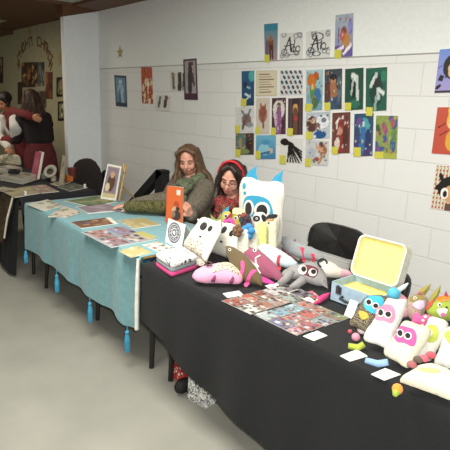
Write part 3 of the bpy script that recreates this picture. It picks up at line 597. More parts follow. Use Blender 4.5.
Lc=[[('#a8503c','dusky orange'),('#d0ccc0','white and black')],[('#b4583c','orange-red'),('#a86a50','rust')],[('#a45038','burnt orange'),('#b08878','pale rust')],[('#c0b8b4','pale grey'),('#98a49c','sage')],[('#8c8088','mauve grey'),('#6c6478','slate violet')]]
for j in range(5):
    for i in range(2):
        col,nm=Lc[j][i]
        art_card(-1.652+.098*i+.004*j,1.436+.083*j,-1.652+.098*(i+1)+.004*j,1.436+.083*(j+1),col,['#3a2c2c',col,'#d8c8b8','#7c4438','#90a0a4'] if nm!='white and black' else ['#4a4038','#e4e0d8'],'small %s art card, %s of two, %s row of left card block'%(nm,['left','right'][i],rows[j]),60+j*2+i,-.01)
Rc=[[('#a8b4b0','pale grey-green'),('#6a6490','violet-blue'),('#c89a98','pale pink')],[('#7ca0b4','sky blue'),('#c08070','salmon'),('#b85a5c','rose red')],[('#88acbc','pale blue'),('#c06050','coral red'),('#8c9aa0','bluish pink')],[('#c87868','warm red'),('#b08a6c','tan and red'),('#7c8448','olive green')]]
for j in range(4):
    for i in range(3):
        col,nm=Rc[j][i]
        art_card(-1.452+.084*i+.006*j,1.446+.08*j,-1.452+.084*(i+1)+.006*j,1.446+.08*(j+1),col,[col,'#c8485c','#4a4a7c','#d8d0cc','#6c8ca0','#a03c40'] if i else [col,'#d8dcd8','#a8503c','#5c7c94'],'small %s art card, %s of three, %s row of right card block'%(nm,['left','middle','right'][i],['front','second','third','back'][j]),90+j*3+i,.01)
flat('dark_print',[(297,291),(312,298),(296,303.4),(281,297)],[('bg','#4c524c')]+blobs(77,8,['#5c645c','#3c423c'],.1,.3)+[('n',.1)],'dark grey-green print behind the card grid','art print',z=TZ+.006)
flat('art_card',[(312,290.5),(320,297),(311.5,298.5),(303,293.2)],[('bg','#c06a78')]+blobs(78,6,['#d8b0b0','#8c4050'],.1,.3),'pink art card lying behind the narrow white card','art card',z=TZ+.005,nu=8,nv=8)
# pink and yellow feather pen
a,e=Zp(313.5,304,TZ+.014),Zp(330,293,TZ+.03); t=thing('feather_pen','bright pink feather pen with a yellow tip beside the suitcase','pen',a)
b=B(); m=a.lerp(e,.5); tube(b,[a,a.lerp(e,.3),a.lerp(e,.65),e],[.003,.014,.014,.003],8); put('feather',b,mat('hot_pink_felt','#d8407c',.8),t)
b=B(); tube(b,[a.lerp(e,.2)+V((0,-.008,.006)),a.lerp(e,.6)+V((0,-.006,.008))],[.005,.004],8); put('tip',b,mat('yellow_felt','#d8c040',.8),t)
# folded shirts
def shirt(px,z,h,m,label,ops=None):
    tl,tr,br,bl=[Zp(x,y,z) for x,y in px]; cen=(tl+tr+br+bl)/4
    poly=[bl,br,tr,tl]; bm=B(); pts=smooth_closed([((p-cen).x*(1.0),(p-cen).y) for p in poly for _ in (0,)],32)
    # rounded rectangle between straight and smooth
    loop=[]
    for i in range(4):
        p,q_=poly[i],poly[(i+1)%4]; o_=poly[(i-1)%4]
        for s in (.12,0,): pass
        loop+= [p.lerp(o_,.14),p.lerp(o_,.05).lerp(p.lerp(q_,.05),.5),p.lerp(q_,.14),p.lerp(q_,.5)]
    prof=[(0,.965),(.12,.99),(.5,1.0),(.88,.99),(1,.955)]
    rings=[]
    rnd=random.Random(int(z*1000))
    for f,s in prof: rings.append([bm.verts.new(cen+(p-cen)*s+V((0,0,h*f+rnd.uniform(-.001,.001)))) for p in loop])
    for r0,r1 in zip(rings,rings[1:]):
        for i in range(len(loop)): bm.faces.new((r0[i],r0[(i+1)%len(loop)],r1[(i+1)%len(loop)],r1[i]))
    bm.faces.new(rings[0][::-1]); 
    c0=bm.verts.new(cen+V((0,0,h+.004)))
    for i in range(len(loop)): bm.faces.new((rings[-1][i],rings[-1][(i+1)%len(loop)],c0))
    o=put('folded_shirt',bm,m,smooth=True); return tag(o,label,'folded shirt','stack of folded shirts on the black cloth')
sq=[(178.5,255),(198.5,268.5),(171.5,277.6),(154.6,266)]
shirt(sq,TZ+.006,.022,mat('pink_shirt','#c8447c',.9,.1,40,.2),'hot pink folded shirt, lowest of the stack at the left corner of the black table')
sq2=[(x,y) for x,y in sq]
def lift(px,dz,k=1.0):  # same footprint at a greater height
    ps=[Zp(x,y,TZ+.006) for x,y in px]; c=sum(ps,V((0,0,0)))/4; return [c+(p-c)*k for p in ps]
def shirt_w(ps,z,h,m,label):
    def fake(p):  # back to photo pixels of that height
        d=V((p.x,p.y,z))-CAM; w=d.dot(FWD); return (225+F*d.dot(RGT)/w,225-F*d.dot(UPV)/w)
    return shirt([fake(p) for p in ps],z,h,m,label)
s2=shirt_w(lift(sq,0,.97),TZ+.03,.022,mat('grey_shirt','#8c9298',.9,.1,40,.2),'grey folded shirt in the middle of the shirt stack')
s3=shirt_w(lift(sq,0,.98),TZ+.054,.024,mat_pattern('white_print_shirt','noise',[(0,'#e6e6e4'),(.56,'#e6e6e4'),(.585,'#2a2a2e'),(.64,'#e6e6e4')],14),'white folded shirt with black printed writing on top of the stack')
# ------------------------------------------------------------------ suitcase
A=Zp(329.2,299.6,TZ+.006); Bq=Zp(362,319,TZ+.006); ux=(Bq-A); ux.z=0; L=.29
ux=V((1,0,0)); uy=V((-ux.y,ux.x,0)); uz=V((0,0,1))
W_,D_,H_=.255,.19,.09
t=thing('suitcase','open pale blue toy suitcase with yellow lining on the black table','suitcase',A+ux*W_/2+uy*D_/2)
M_case=mat('pale_blue_card','#9db4c4',.6,.12,40); M_yel=mat('yellow_lining','#e8dc84',.8,.04,40); M_ste=mat('case_metal','#5c6068',.35,.1,30,0,.8)
b=B(); w=.006
obox(b,A,ux*W_,uy*D_,uz*.004)
for O,a_,c_ in ((A,ux*W_,uy*w),(A+uy*(D_-w),ux*W_,uy*w),(A,ux*w,uy*D_),(A+ux*(W_-w),ux*w,uy*D_)): obox(b,O,a_,c_,uz*H_)
bmesh.ops.remove_doubles(b,verts=b.verts[:],dist=1e-6)
put('case_body',b,M_case,t)
b=B(); obox(b,A+ux*w+uy*w+uz*.045,ux*(W_-2*w),uy*(D_-2*w),uz*.012); o=put('lining',b,M_yel,t)
hin=A+uy*(D_-.004)+uz*H_
lv=(uz*math.cos(.3)+uy*math.sin(.3)); ln=ux.cross(lv); 
LH=.2
def rrect(O,a_,b_,wd,hg,r,n=6):
    pts=[]
    for cx,cy,s in ((r,r,math.pi),(wd-r,r,1.5*math.pi),(wd-r,hg-r,0),(r,hg-r,.5*math.pi)):
        for i in range(n+1):
            a=s+i/n*math.pi/2; pts.append(O+a_*(cx+r*math.cos(a))+b_*(cy+r*math.sin(a)))
    return pts
def slab(bm,pts,d):
    f=[bm.verts.new(p) for p in pts]; g=[bm.verts.new(p+d) for p in pts]; bm.faces.new(f); bm.faces.new(g[::-1])
    for i in range(len(pts)): bm.faces.new((f[i],g[i],g[(i+1)%len(pts)],f[(i+1)%len(pts)]))
nf=lv.cross(ux)  # toward the viewer side?
if nf.dot(CAM-hin)<0: nf=-nf
b=B(); slab(b,rrect(hin,ux,lv,W_,LH,.035),-nf*.006)
ring=rrect(hin,ux,lv,W_,LH,.035); inn=rrect(hin+ux*.007+lv*.007,ux,lv,W_-.014,LH-.014,.03)
n=len(ring)
for lo,hi in ((ring,inn),):
    o1=[b.verts.new(p) for p in lo]; o2=[b.verts.new(p+nf*.05) for p in lo]; i1=[b.verts.new(p) for p in hi]; i2=[b.verts.new(p+nf*.05) for p in hi]
    for i in range(n):
        j=(i+1)%n; b.faces.new((o1[i],o1[j],o2[j],o2[i])); b.faces.new((i1[i],i2[i],i2[j],i1[j])); b.faces.new((o2[i],o2[j],i2[j],i2[i]))
lid=put('lid',b,mat('case_lid','#dcdccc',.7),t)
b=B(); slab(b,rrect(hin+ux*.008+lv*.008+nf*.03,ux,lv,W_-.016,LH-.016,.03),-nf*.029); put('lid_lining',b,M_yel,lid)
for f in (.14,.78):
    b=B(); obox(b,A+ux*(W_*f)+uz*.045-uy*.006,ux*.028,uy*.006,uz*.035); obox(b,A+ux*(W_*f+.008)+uz*.058-uy*.011,ux*.012,uy*.005,uz*.03); put('clasp',b,M_ste,t)
b=B(); h0=A+ux*(W_*.3)+uz*.04-uy*.004; tube(b,[h0,h0-uy*.02-uz*.004,h0-uy*.026+ux*.03-uz*.006,h0-uy*.026+ux*.07-uz*.006,h0-uy*.02+ux*.1-uz*.004,h0+ux*.1],.006,8); put('handle',b,mat('black_plastic','#202024',.5),t)
o=thing('trinket','small dark red trinkets lying on the yellow lining of the suitcase','trinket',A+ux*.06+uy*.035+uz*.0575)
for k,(fx,fy) in enumerate(((.055,.02),(.085,.024),(.12,.02))):
    b=B(); ball(b,A+ux*fx+uy*fy+uz*.066,(.014,.011,.009)); put('bead',b,mat('dark_red_bead','#8c3c3c',.5),o,smooth=True)
# ------------------------------------------------------------------ plush toys
def felt(col,name=None): return mat('felt_'+col.strip('#'),col,.95,.08,120,.25,sheen=.15)
F_bk=felt('#17161a'); F_wt=felt('#d8d5cd'); F_cream=felt('#dcd6c4')
PG='plush toys heaped at the back of the black table'; PG2='pillow dolls at the right end of the black table'
def plush(name,label,pl,px,th,m,group=PG,back=.35,cen=None,power=2.2,wr=.0015,cat='plush toy'):
    t=thing(name,label,cat,V((pl.O.x,pl.O.y,pl.O.z-.002)),group)
    P=Pillow(pl,px,th,back,cen=cen,power=power,clip=.004); o=put('body',P.body(wr,len(label)),m,t,smooth=True); return t,P,o
def eye(P,t,px,rw,rp,eps=.003,off=(0,0),wcol=F_wt):
    e=put('eye',P.ell(px,rw,eps),wcol,t,smooth=False); put('pupil',P.ell((px[0]+off[0],px[1]+off[1]),rp,eps+.003),F_bk,e); return e
def dark_eye(P,t,px,r,eps=.003,rot=0): return put('eye',P.ell(px,r,eps,rot=rot),F_bk,t)
def ear(pl,px,m,t,th=.006,z=0,name='ear'):
    pts=[pl.world(x,y,z) for x,y in px]; b=B(); n=pl.n
    c=sum(pts,V((0,0,0)))/len(pts); f=[b.verts.new(p) for p in pts]; a=b.verts.new(c+n*th); d=b.verts.new(c-n*th)
    for i in range(len(pts)): b.faces.new((f[i],f[(i+1)%len(pts)],a)); b.faces.new((f[(i+1)%len(pts)],f[i],d))
    return put(name,b,m,t)
def tubepart(pl,px,r,m,t,name,z=0,n=8):
    b=B(); tube(b,[pl.world(x,y,z if not isinstance(z,(list,tuple)) else z[i]) for i,(x,y) in enumerate(px)],r,n); return put(name,b,m,t,smooth=True)
TB=TZ+.012
teal='#2a8fb4'
# big white pillow creature
pl=Plane(at_depth(240,2.14,TB),at_depth(278,2.14,TB),3)
t,P,o=plush('plush_pillow','big white pillow plush with teal ears and teal mask, tallest of the heap',pl,[(243,178),(263,181.5),(283.6,184),(283,215),(279,247),(258,248),(238,244),(240,210)],.05,felt('#d2cfc4'),power=3)
ear(pl,[(244,180.5),(248,172),(257,165.5),(256,173),(259,183)],felt(teal),t); ear(pl,[(269.5,184),(275,176),(283.2,170.5),(281.8,178),(283,186)],felt(teal),t)
put('mask',P.pxpatch([(244,203),(247,196.5),(256,195.6),(267,198.5),(272,206),(273.5,216),(268,218.5),(256,217),(247,215),(243.6,210)],.002),felt(teal),t)
eye(P,t,(249.6,208),(5.2,8.2),(3.2,6.6),.005,(.2,.6)); eye(P,t,(263,210.2),(8,8.4),(5.4,6.4),.005,(.2,.6))
put('spot',P.ell((244.8,186),(1.6,3.2),.003),felt(teal),t); put('spot',P.ell((245.5,193),(1.4,1.8),.003),felt(teal),t)
tubepart(pl,[(281,214),(281.5,226),(278.5,240),(276.5,247)],[.02,.028,.026,.016],felt('#d2cfc4'),t,'leg',.05)
# colourful little dolls between the two women and the pillow
def doll(px,base,h,wd,m,label,name='plush_doll',lean=8,eyes=None,group=PG,extra=None,z=TB,Y=2.04):
    """small pillow doll: px centre of the base on table, height and width in photo pixels, tilt in px"""
    x,y=px; pl=Plane(at_depth(x-4,Y,z),at_depth(x+4,Y,z),lean); w=wd/2
    out=[(x-w,y-1),(x-w*.95+base*.5,y-h*.5),(x-w*.8+base,y-h*.92),(x+base,y-h),(x+w*.8+base,y-h*.92),(x+w*.95+base*.5,y-h*.5),(x+w,y),(x,y+1)]
    t,P,o=plush(name,label,pl,out,wd/2/150*.6,m,group); return t,P,pl
t,P,pl=doll((217,252),0,33,13,felt('#7c8a4c'),'small olive green plush with an open eye, left behind the white ghost plushes',Y=1.985); 
eye(P,t,(217.5,223.5),2.6,1.4); ear(pl,[(211,222),(210.5,214),(216,220)],felt('#7c8a4c'),t); ear(pl,[(217,220),(221,212.5),(222,221)],felt('#7c8a4c'),t)
t,P,pl=doll((226,249),1,38,11,felt('#b8a84c'),'slim yellow-olive plush with teal crest in front of the red scarf',Y=2.055); 
ear(pl,[(220,221),(222.5,211),(229.5,205.5),(228,215),(227,221)],felt('#2f8ca4'),t,name='crest'); eye(P,t,(226.5,216),2,1.1)
t,P,pl=doll((231,252),-2,34,13,felt('#d43c8c'),'hot pink plush with round open mouth in the middle of the heap',Y=1.985)
put('mouth',P.ell((229,222.4),(4.4,3.2),.003),felt('#e04c98'),t); put('mouth_hole',P.ell((229.5,222.6),(2,1.3),.006),F_bk,t); dark_eye(P,t,(227,218.4),1)
t,P,pl=doll((241,250),-2,42,14,felt('#a89c3c'),'olive yellow knitted plush in a pale cap in front of the scarf',Y=2.055)
put('cap',P.pxpatch([(233,213),(234,208.4),(240,208),(245,210.6),(244,214.4),(238,214.6)],.004),felt('#d8d09c'),t); eye(P,t,(236.5,218),1.8,1); tubepart(pl,[(233.5,214),(229,219),(226.6,226)],.008,felt('#a8323c'),t,'arm',.02)
t,P,pl=doll((249,250),-3,36,12,felt('#3a2c3c'),'dark purple plush with curly trim at the foot of the white pillow',Y=1.985)
for k,(x,y) in enumerate(((243.5,216.5),(247,214.8),(250,217.4),(244.5,220.4))):
    b=B(); c=pl.world(x,y,.03); tube(b,[c+pl.u*.011*math.cos(a)+pl.v*.011*math.sin(a) for a in [i*.6 for i in range(11)]],.004,6); put('curl',b,felt(['#3a2430','#a83c3c','#4c3a2c','#2c3c5c'][k]),t)
# white-faced doll with black patches
t,P,pl=doll((262,252),-2,40,15,felt('#d0ccc0'),'small white-faced plush with black eye patches before the big pillow')
put('eye_patch',P.ell((257,218.5),(3.6,3),.003),F_bk,t); put('eye_patch',P.ell((264.5,218),(2.4,4.2),.003,rot=-.4),F_bk,t); eye(P,t,(257.4,218.6),1.2,.6,.005)
def flower_doll(px,h,wd,label,fcol,fpx,fr,ccol,body='#cbc7ba',base=0,Y=1.965):
    t,P,pl=doll(px,base,h,wd,felt(body),label,Y=Y)
    b=B(); c=pl.world(*fpx,.035); R=fr/150
    for i in range(5):
        a=i*1.2566+.3; ball(b,c+pl.u*R*.62*math.cos(a)+pl.v*R*.62*math.sin(a),(R*.5,R*.5,R*.5),2)
    ball(b,c,R*.45,2); f=put('flower',b,felt(fcol),t,smooth=True)
    b=B(); ball(b,c+pl.n*R*.42,R*.3,2); put('flower_centre',b,felt(ccol),f,smooth=True)
flower_doll((243.5,262),30,11,'slim white plush wearing a brown felt flower','#6c4a30',(242.2,230.8),5,'#7c5a3c',Y=1.80)
flower_doll((252.5,258),30,12,'slim white plush wearing a blue felt flower','#3a86c0',(252.6,231.5),6.6,'#e8e6dc')
t,P,pl=doll((261,256),1,34,11,felt('#c4cc7c'),'pale yellow-green spotted plush beside the blue flower',Y=1.99)
for x,y in ((260,228),(263.4,233),(259.4,238),(263,243)): put('spot',P.ell((x,y),.9,.002),felt('#e4e4a8'),t)
t,P,pl=doll((270,258),2,44,12,felt('#ccc5ac'),'cream plush with black cap and orange nose leaning on the big pillow',Y=2.03)
put('cap',P.pxpatch([(266,219),(270,214.6),(277,214.4),(277,217.4),(271,219)],.006),F_bk,t); put('nose',P.ell((271,219.6),(3,1),.006),felt('#d08a5c'),t); dark_eye(P,t,(269,223),.8)
# S1 / S2 : leaning ghost plushes
leo=mat_pattern('leopard_cloth','spots',[(0,'#3c241c'),(.24,'#9a7a5c'),(.36,'#c8baa2'),(.6,'#d4c8b4')],80)
rose=mat_pattern('rose_cloth','spots',[(0,'#8c3434'),(.22,'#8a7a54'),(.34,'#cfc8ba'),(.7,'#cfc8ba')],65)
pl=Plane(Zp(185,254,TB),Zp(205,267,TB),33); pl.O=pl.O+V((0,0,.03))
t,P,o=plush('plush_ghost','white ghost plush with rose patterned belly, leftmost of the leaning pair',pl,[(198,224),(203,217.6),(212,219.4),(220,224),(221,232),(213,248),(206,262),(202,268),(191,264),(180,255),(188,238)],.04,felt('#cfccc2'))
put('belly',P.pxpatch([(190,239),(200,241),(209,247.5),(207,259),(202,266),(191,262.6),(182,254),(185,247)],.002),rose,t)
dark_eye(P,t,(204.2,226.6),(3,4.4),.004,.6); dark_eye(P,t,(210.8,229),(1.8,3.2),.004,.6); put('nose',P.ell((201,237),(1.1,.8),.004),F_bk,t)
ear(pl,[(199,225),(197,218.6),(204,220)],felt('#cfccc2'),t); ear(pl,[(214,223),(221,219.4),(220.4,227)],felt('#cfccc2'),t)
pl=Plane(at_depth(203,1.83,TB),at_depth(238,1.83,TB),26); pl.O=pl.O+V((0,0,.016))
t,P,o=plush('plush_ghost','plain white ghost plush, right of the leaning pair',pl,[(222,229),(227,223),(235,225),(239.5,229),(239,240),(238,254),(236,268),(222,268),(204,266),(210,251),(216,238)],.045,felt('#cfccc0'))
dark_eye(P,t,(224.6,230),(2.2,4),.004,.6); dark_eye(P,t,(232.2,233.6),(2,3.4),.004,.5); put('nose',P.ell((222,242),(1.2,1),.004),F_bk,t)
ear(pl,[(222,229),(221.5,222),(228,225)],felt('#cfccc0'),t)
# lying plushes
def lying(px,label,m,th,lean=62,base=((0,0),(0,0)),group=PG,lift=.012,cen=None,back=.3):
    pl=Plane(Zp(*base[0],TB),Zp(*base[1],TB),lean); pl.O=pl.O+V((0,0,lift)); return plush('plush_toy',label,pl,px,th,m,group,back=back,cen=cen)+(pl,)
t,P,o,pl=lying([(192,277),(197,271),(207,268),(218,266),(230,265.5),(240,272),(243,279),(239,284),(230,286),(215,287.5),(200,285)],'pink oval plush with leopard spotted top lying at the front of the heap',felt('#d89ab8'),.05,70,((197,285),(236,286.5)))
put('spotted_top',P.pxpatch([(213,272.5),(220,265.6),(231,265.4),(240,271.5),(242.6,278),(236,279.5),(226,277),(218,275.6)],.003),leo,t)
b=B(); c=pl.world(208.6,272.4,.055); tube(b,[c+pl.u*.014*math.cos(a)+pl.v*.016*math.sin(a) for a in [i*.55 for i in range(13)]],.004,6); put('ring',b,felt('#4c3430'),t)
for x,y in ((213,284.5),(231,286)):
    tubepart(pl,[(x+2,y-4),(x,y+1)],[.006,.011],felt('#7c2c5c'),t,'foot',.03)
t,P,o,pl=lying([(225.4,249),(228,245.6),(234,247.5),(243,253),(252,262),(261,276),(262,287),(253,290),(245,288),(238,276),(231,265)],'dark olive plush with pink ribbon stripes behind the pink oval one',felt('#5f4f34'),.035,38,((239,283),(258,288)))
put('ribbon',P.pxpatch([(241.2,262),(244.4,262),(244.6,270),(242.6,279.5),(239.2,278.5),(242,270)],.003),felt('#d8508c'),t); put('ribbon',P.pxpatch([(253,270),(257,271.4),(250.6,279),(246.8,287),(244,284.4),(248,277)],.003),felt('#d8508c'),t)
eye(P,t,(230,250),1.4,.7)
t,P,o,pl=lying([(239,250),(243,245.8),(250,247),(260,251),(270,259),(279,269),(283,279),(279,286),(271,283),(259,275),(248,263)],'mauve sausage plush with white mouth lines, right of the olive one',felt('#8f4a62'),.034,38,((262,279),(280,284)))
b=B(); tube(b,[pl.world(x,y,P.z(pl.at(x,y))+.003) for x,y in ((241,252),(249,260),(258,268),(262,275))],.004,6); put('mouth',b,F_wt,t)
b=B(); tube(b,[pl.world(x,y,P.z(pl.at(x,y))+.004) for x,y in ((263,258),(258.6,261),(258.6,266),(261,270))],.005,6); put('mouth',b,F_wt,t)
put('ribbon',P.pxpatch([(258,276),(266,278),(275,283.4),(270,284),(260,281)],.004),felt('#c8408c'),t)
eye(P,t,(255,250.6),1.8,.9); eye(P,t,(240.6,252.6),1.8,.9)
t,P,o,pl=lying([(258,247),(264,244),(273,246.5),(284,252.5),(294,259.5),(298,264.5),(290,269.5),(280,271),(270,264),(262,255)],'pale blue-white plush with red ribbon band in the middle of the heap',felt('#c4d0d8'),.032,38,((270,268),(293,271)))
put('ribbon',P.pxpatch([(278.2,256),(281,256),(279.6,262),(281,269.6),(278.4,269.6),(276.6,262)],.003),felt('#c83c48'),t)
t,P,o,pl=lying([(280,239.5),(285.5,236.4),(294,240),(303,244.4),(316,249.6),(324,257),(322,263),(311,265),(300,261),(287,252)],'long grey plush with two red stripes lying below the black chair',felt('#93969a'),.035,38,((292,260),(318,264)))
put('stripe',P.pxpatch([(300,247.4),(304.4,248),(306,262),(302.6,262)],.003,False),felt('#d83c58'),t); put('stripe',P.pxpatch([(311,254),(314.4,254),(316.6,261),(312,262)],.003,False),felt('#d83c58'),t)
put('nose',P.ell((295,240.6),(1.2,1),.004),felt('#8c3c4c'),t)
put('underside',P.pxpatch([(281.5,247),(287,252.4),(297,259.6),(290,258),(283,252)],.003),felt('#6c2f3c'),t)
# cream plush with pink end behind the grey cat
t,P,o,pl=lying([(319,265),(325,261),(334,264),(342,270),(350,271.6),(352,277),(342,279.5),(328,280),(320,274)],'cream plush with a pink end peeking out beside the suitcase',felt('#cfc8ba'),.03,40,((325,280),(346,281)))
put('pink_end',P.pxpatch([(342,270.4),(350,271.8),(351.6,277),(343,279),(340.6,275)],.003),felt('#dca8b4'),t)
# grey cat with maroon mask
t,P,o,pl=lying([(281,274),(290,267),(299,265),(309,262.5),(317,264),(324,271),(327,280),(325,285.5),(316,286),(306,282),(298,279),(288,278)],'grey cat plush with maroon mask and big white eyes in front of the heap',felt('#8f8c8c'),.034,48,((292,286),(322,289)))
put('mask',P.pxpatch([(299.6,267),(303,265.4),(311,266),(318,269.6),(317,275),(313,278),(306,275.6),(300,274)],.002),felt('#6c2c38'),t)
eye(P,t,(302.6,270.4),(4.3,4.9),(2.5,2.7),.004,(1,-.6)); eye(P,t,(312.6,273),(4.2,3.9),(2.6,2.3),.004,(.8,-.6))
cat=felt('#8f8c8c')
tubepart(pl,[(292,273),(286,280),(279,284.6)],[.022,.02,.014],cat,t,'arm',[.02,.015,.006]); tubepart(pl,[(304,281),(297,285.4),(290,288.4)],[.022,.02,.012],cat,t,'arm',[.02,.012,.006])
ear(pl,[(318,276),(326.4,279.4),(327.8,289.6),(320,285)],cat,t,.02,.01); ear(pl,[(315,265),(318,262),(322,268)],cat,t,.012,.01)
b=B(); c=pl.world(322,267.6,.045); tube(b,[c+pl.u*.022*math.cos(a)+pl.v*.024*math.sin(a) for a in [i*.5 for i in range(10)]],.005,6); put('tail',b,F_bk,t)
# ------------------------------------------------------------------ pillow dolls at the right end
def pdoll(px,label,m,th,base,lean=52,lift=.006,cen=None,power=2.6,name='plush_pillow'):
    pl=Plane(Zp(*base[0],TB),Zp(*base[1],TB),lean); pl.O=pl.O+V((0,0,lift+.016)); return plush(name,label,pl,px,th,m,PG2,back=.2,cen=cen,power=power)+(pl,)
tweed=mat_pattern('brown_tweed','weave',[(0,'#4c4034'),(.3,'#6c5c40'),(.45,'#a89c7c'),(.62,'#3c342c')],150)
t,P,o,pl=pdoll([(363,301),(368,297.4),(378,295.4),(386,297),(388,303),(379,318),(368,334),(358,333.5),(346.5,330.5),(354,316)],'brown tweed pillow doll with teal mask in front of the suitcase',tweed,.032,((348,331),(367,338)))
put('mask',P.pxpatch([(364,302),(368,297.6),(377,296),(383.6,299),(383,306),(379.6,313.6),(373,314),(365,308.6)],.002),felt('#3aa4c0'),t)
put('belly_patch',P.pxpatch([(359,312),(366,313),(369,318),(362,320)],.002),felt('#b0a040'),t)
eye(P,t,(369,303),(3.7,3.5),(2.5,2.4),.004,(.2,.2)); eye(P,t,(375.8,306.6),(3.6,3.2),(2.5,2.1),.004,(.3,.3))
for x,y,col,r in ((355.8,337,'#d88ca0',.017),(362,329.4,'#ecd4d4',.02),(350,331.5,'#c84c5c',.009)):
    b=B(); p=Zp(x,y,TZ+.006+r); ball(b,p,r); put('foot',b,felt(col),t,smooth=True)
t,P,o,pl=pdoll([(384,306),(388,299),(398,300.4),(407.5,300.5),(405,312),(396,332),(386,354),(375,350),(360,345),(371,326)],'white pillow doll with dusty pink mask, second in the right-hand row',felt('#d4d1cb'),.036,((362,345.6),(385,354.4)))
put('mask',P.pxpatch([(375.5,313),(379,306.8),(385,305),(392,306),(395.4,312),(395,319),(391,324),(384,321.6),(376,320.4)],.002),felt('#d07c98'),t)
eye(P,t,(380.8,313.6),(4,4.2),(2.5,3),.004,(.2,.1)); eye(P,t,(388.4,315.6),(3.9,3.6),(2.8,2.6),.004,(.2,-.1))
tubepart(pl,[(364,344),(358,347.4),(349,347.6)],[.012,.013,.011],felt('#a0ac3c'),t,'foot',[.0,-.002,.012])
t,P,o,pl=pdoll([(402,326),(407,321.4),(418,325),(431,329.6),(428,340),(416,358),(404,373),(392,367),(379.6,359),(391,343)],'cream pillow doll with hot pink mask, third in the right-hand row',felt('#cdc6b0'),.036,((381,359.6),(403,373)))
put('mask',P.pxpatch([(395,335),(399,329.4),(407,327.8),(414,330),(417,336),(416,344),(412,347),(404,343.6),(396,341.4)],.002),felt('#d8508c'),t)
eye(P,t,(400.8,334.4),(3.7,4.2),(2.5,2.9),.004,(.1,.1)); eye(P,t,(408.6,337),(4,3.8),(2.6,2.5),.004,(0,.1))
tubepart(pl,[(388,362),(378,364),(367,362.4)],[.012,.014,.012],felt('#8cacd0'),t,'foot',[0,0,.012])
t,P,o,pl=pdoll([(428,322),(432,317.4),(440,319),(448,323),(446,334),(436,352),(427,367),(420,364),(412.6,360),(420,342)],'white pillow doll with olive green mask, fourth in the right-hand row',felt('#d0cdc4'),.034,((414,361),(426,366.4)))
put('mask',P.pxpatch([(426,329),(430,325.4),(437,327),(439,334),(436,342),(429,343),(425.4,338)],.002),felt('#a8b04c'),t); eye(P,t,(430.4,333.8),(2.4,3),(1.2,1.5),.004)
t,P,o,pl=pdoll([(445,332),(450,327),(459,330),(466,335),(462,350),(450,372),(441,375),(432,371),(438,352)],'white pillow doll cut by the right edge of the photograph',felt('#d0cdc4'),.034,((434,371),(449,375)))
put('mask',P.pxpatch([(444,336),(449,331),(456,334),(457,342),(450,345)],.002),felt('#a4b44c'),t)
t,P,o,pl=pdoll([(399,381.5),(409,374),(418,368),(430,366),(441,368.6),(455,376),(462,392),(452,402),(436,404),(420,401),(408,392)],'cream plush lying flat at the front right corner of the black table',felt('#cfc8b4'),.04,((405,391),(440,404)),70)
put('trim',P.pxpatch([(418,370),(430,369),(440,371.6),(436,374),(424,373)],.003),felt('#b8c07c'),t)
for x,y,col in ((412,371,'#9c5a5c'),(424,365,'#c85c6c'),(431,361.5,'#cc5060'),(418,366,'#5c4c44')):
    b=B(); ball(b,pl.world(x,y,.03),(.016,.014,.012)); put('bobble',b,felt(col),t,smooth=True)
b=B(); p=Zp(397.4,389,TZ+.025); ball(b,p,.018); put('foot_ball',b,felt('#d88c34'),t,smooth=True)
b=B(); e=Zp(394.6,396,TZ+.012); tube(b,[p,p.lerp(e,.5),e],[.008,.013,.006],8); put('foot_leaf',b,felt('#94a83c'),t,smooth=True)
# toys heaped behind the row
def heap(px,label,m,base,lean,th,name='plush_toy',lift=.01,**k):
    pl=Plane(Zp(*base[0],TB),Zp(*base[1],TB),lean); pl.O=pl.O+V((0,0,lift)); return plush(name,label,pl,px,th,m,PG2,back=.4,**k)+(pl,)
t,P,o,pl=heap([(390,292),(396,289.5),(402,294),(408,300),(412,312),(404,320),(392,314),(387,302)],'pink plush with a teal head resting against the suitcase lid',felt('#d890a4'),((392,318),(410,322)),25,.03)
b=B(); ball(b,pl.world(394.8,294.6,.03),.03); put('head',b,felt('#58b0cc'),t,smooth=True); tubepart(pl,[(398,292),(405,287.5),(409,284)],[.012,.01,.003],felt('#d4ecec'),t,'arm',.03)
t,P,o,pl=heap([(408,298),(413,295),(421,294),(427,297.5),(428,305),(424,314),(420,322),(410,320),(406,308)],'brown and lilac fox plush with long olive ears in the heap at right',mat_pattern('fox_tweed','weave',[(0,'#5c4038'),(.3,'#8a6c5c'),(.5,'#b49c8c')],160),((408,322),(424,325)),20,.035)
put('brow',P.pxpatch([(408.6,299),(414,295.4),(424,295.4),(427,298.6),(420,300.4),(412,302)],.002),felt('#8a7c44'),t); put('muzzle',P.pxpatch([(412.4,305),(418,300.6),(424,301.4),(424,307),(419,309.4)],.003),felt('#d8bcdc'),t)
eye(P,t,(415,298),(1.7,1.7),(.8,.8),.004); ear(pl,[(416,296),(420,289),(431.4,283.6),(429,290),(424.6,296)],felt('#9a8c48'),t,.012); ear(pl,[(416,294.6),(420,290.4),(422,295)],felt('#c06c70'),t,.01,.012,'inner_ear')
t,P,o,pl=heap([(427,313),(429,305),(435,300.6),(444,299),(455,300),(466,306),(468,316),(460,322),(448,324),(436,322)],'bright green monster plush with orange brow and toothy mouth at the right edge',felt('#98ac40'),((432,330),(458,332)),15,.045,lift=.04)
put('brow',P.pxpatch([(435,300),(439,296.6),(448,295.4),(458,297),(459,301),(450,300.4),(441,301.6)],.004),felt('#e08c34'),t)
put('mouth',P.pxpatch([(436.4,310),(441,308),(447,309),(445,314),(440,316.6)],.003),F_wt,t); put('tongue',P.ell((442.6,314.6),(2.6,2),.005),felt('#d870a4'),t)
eye(P,t,(439,304.6),(2,2),(1,1),.004); put('nose',P.ell((446,307),(1,1),.005),F_bk,t)
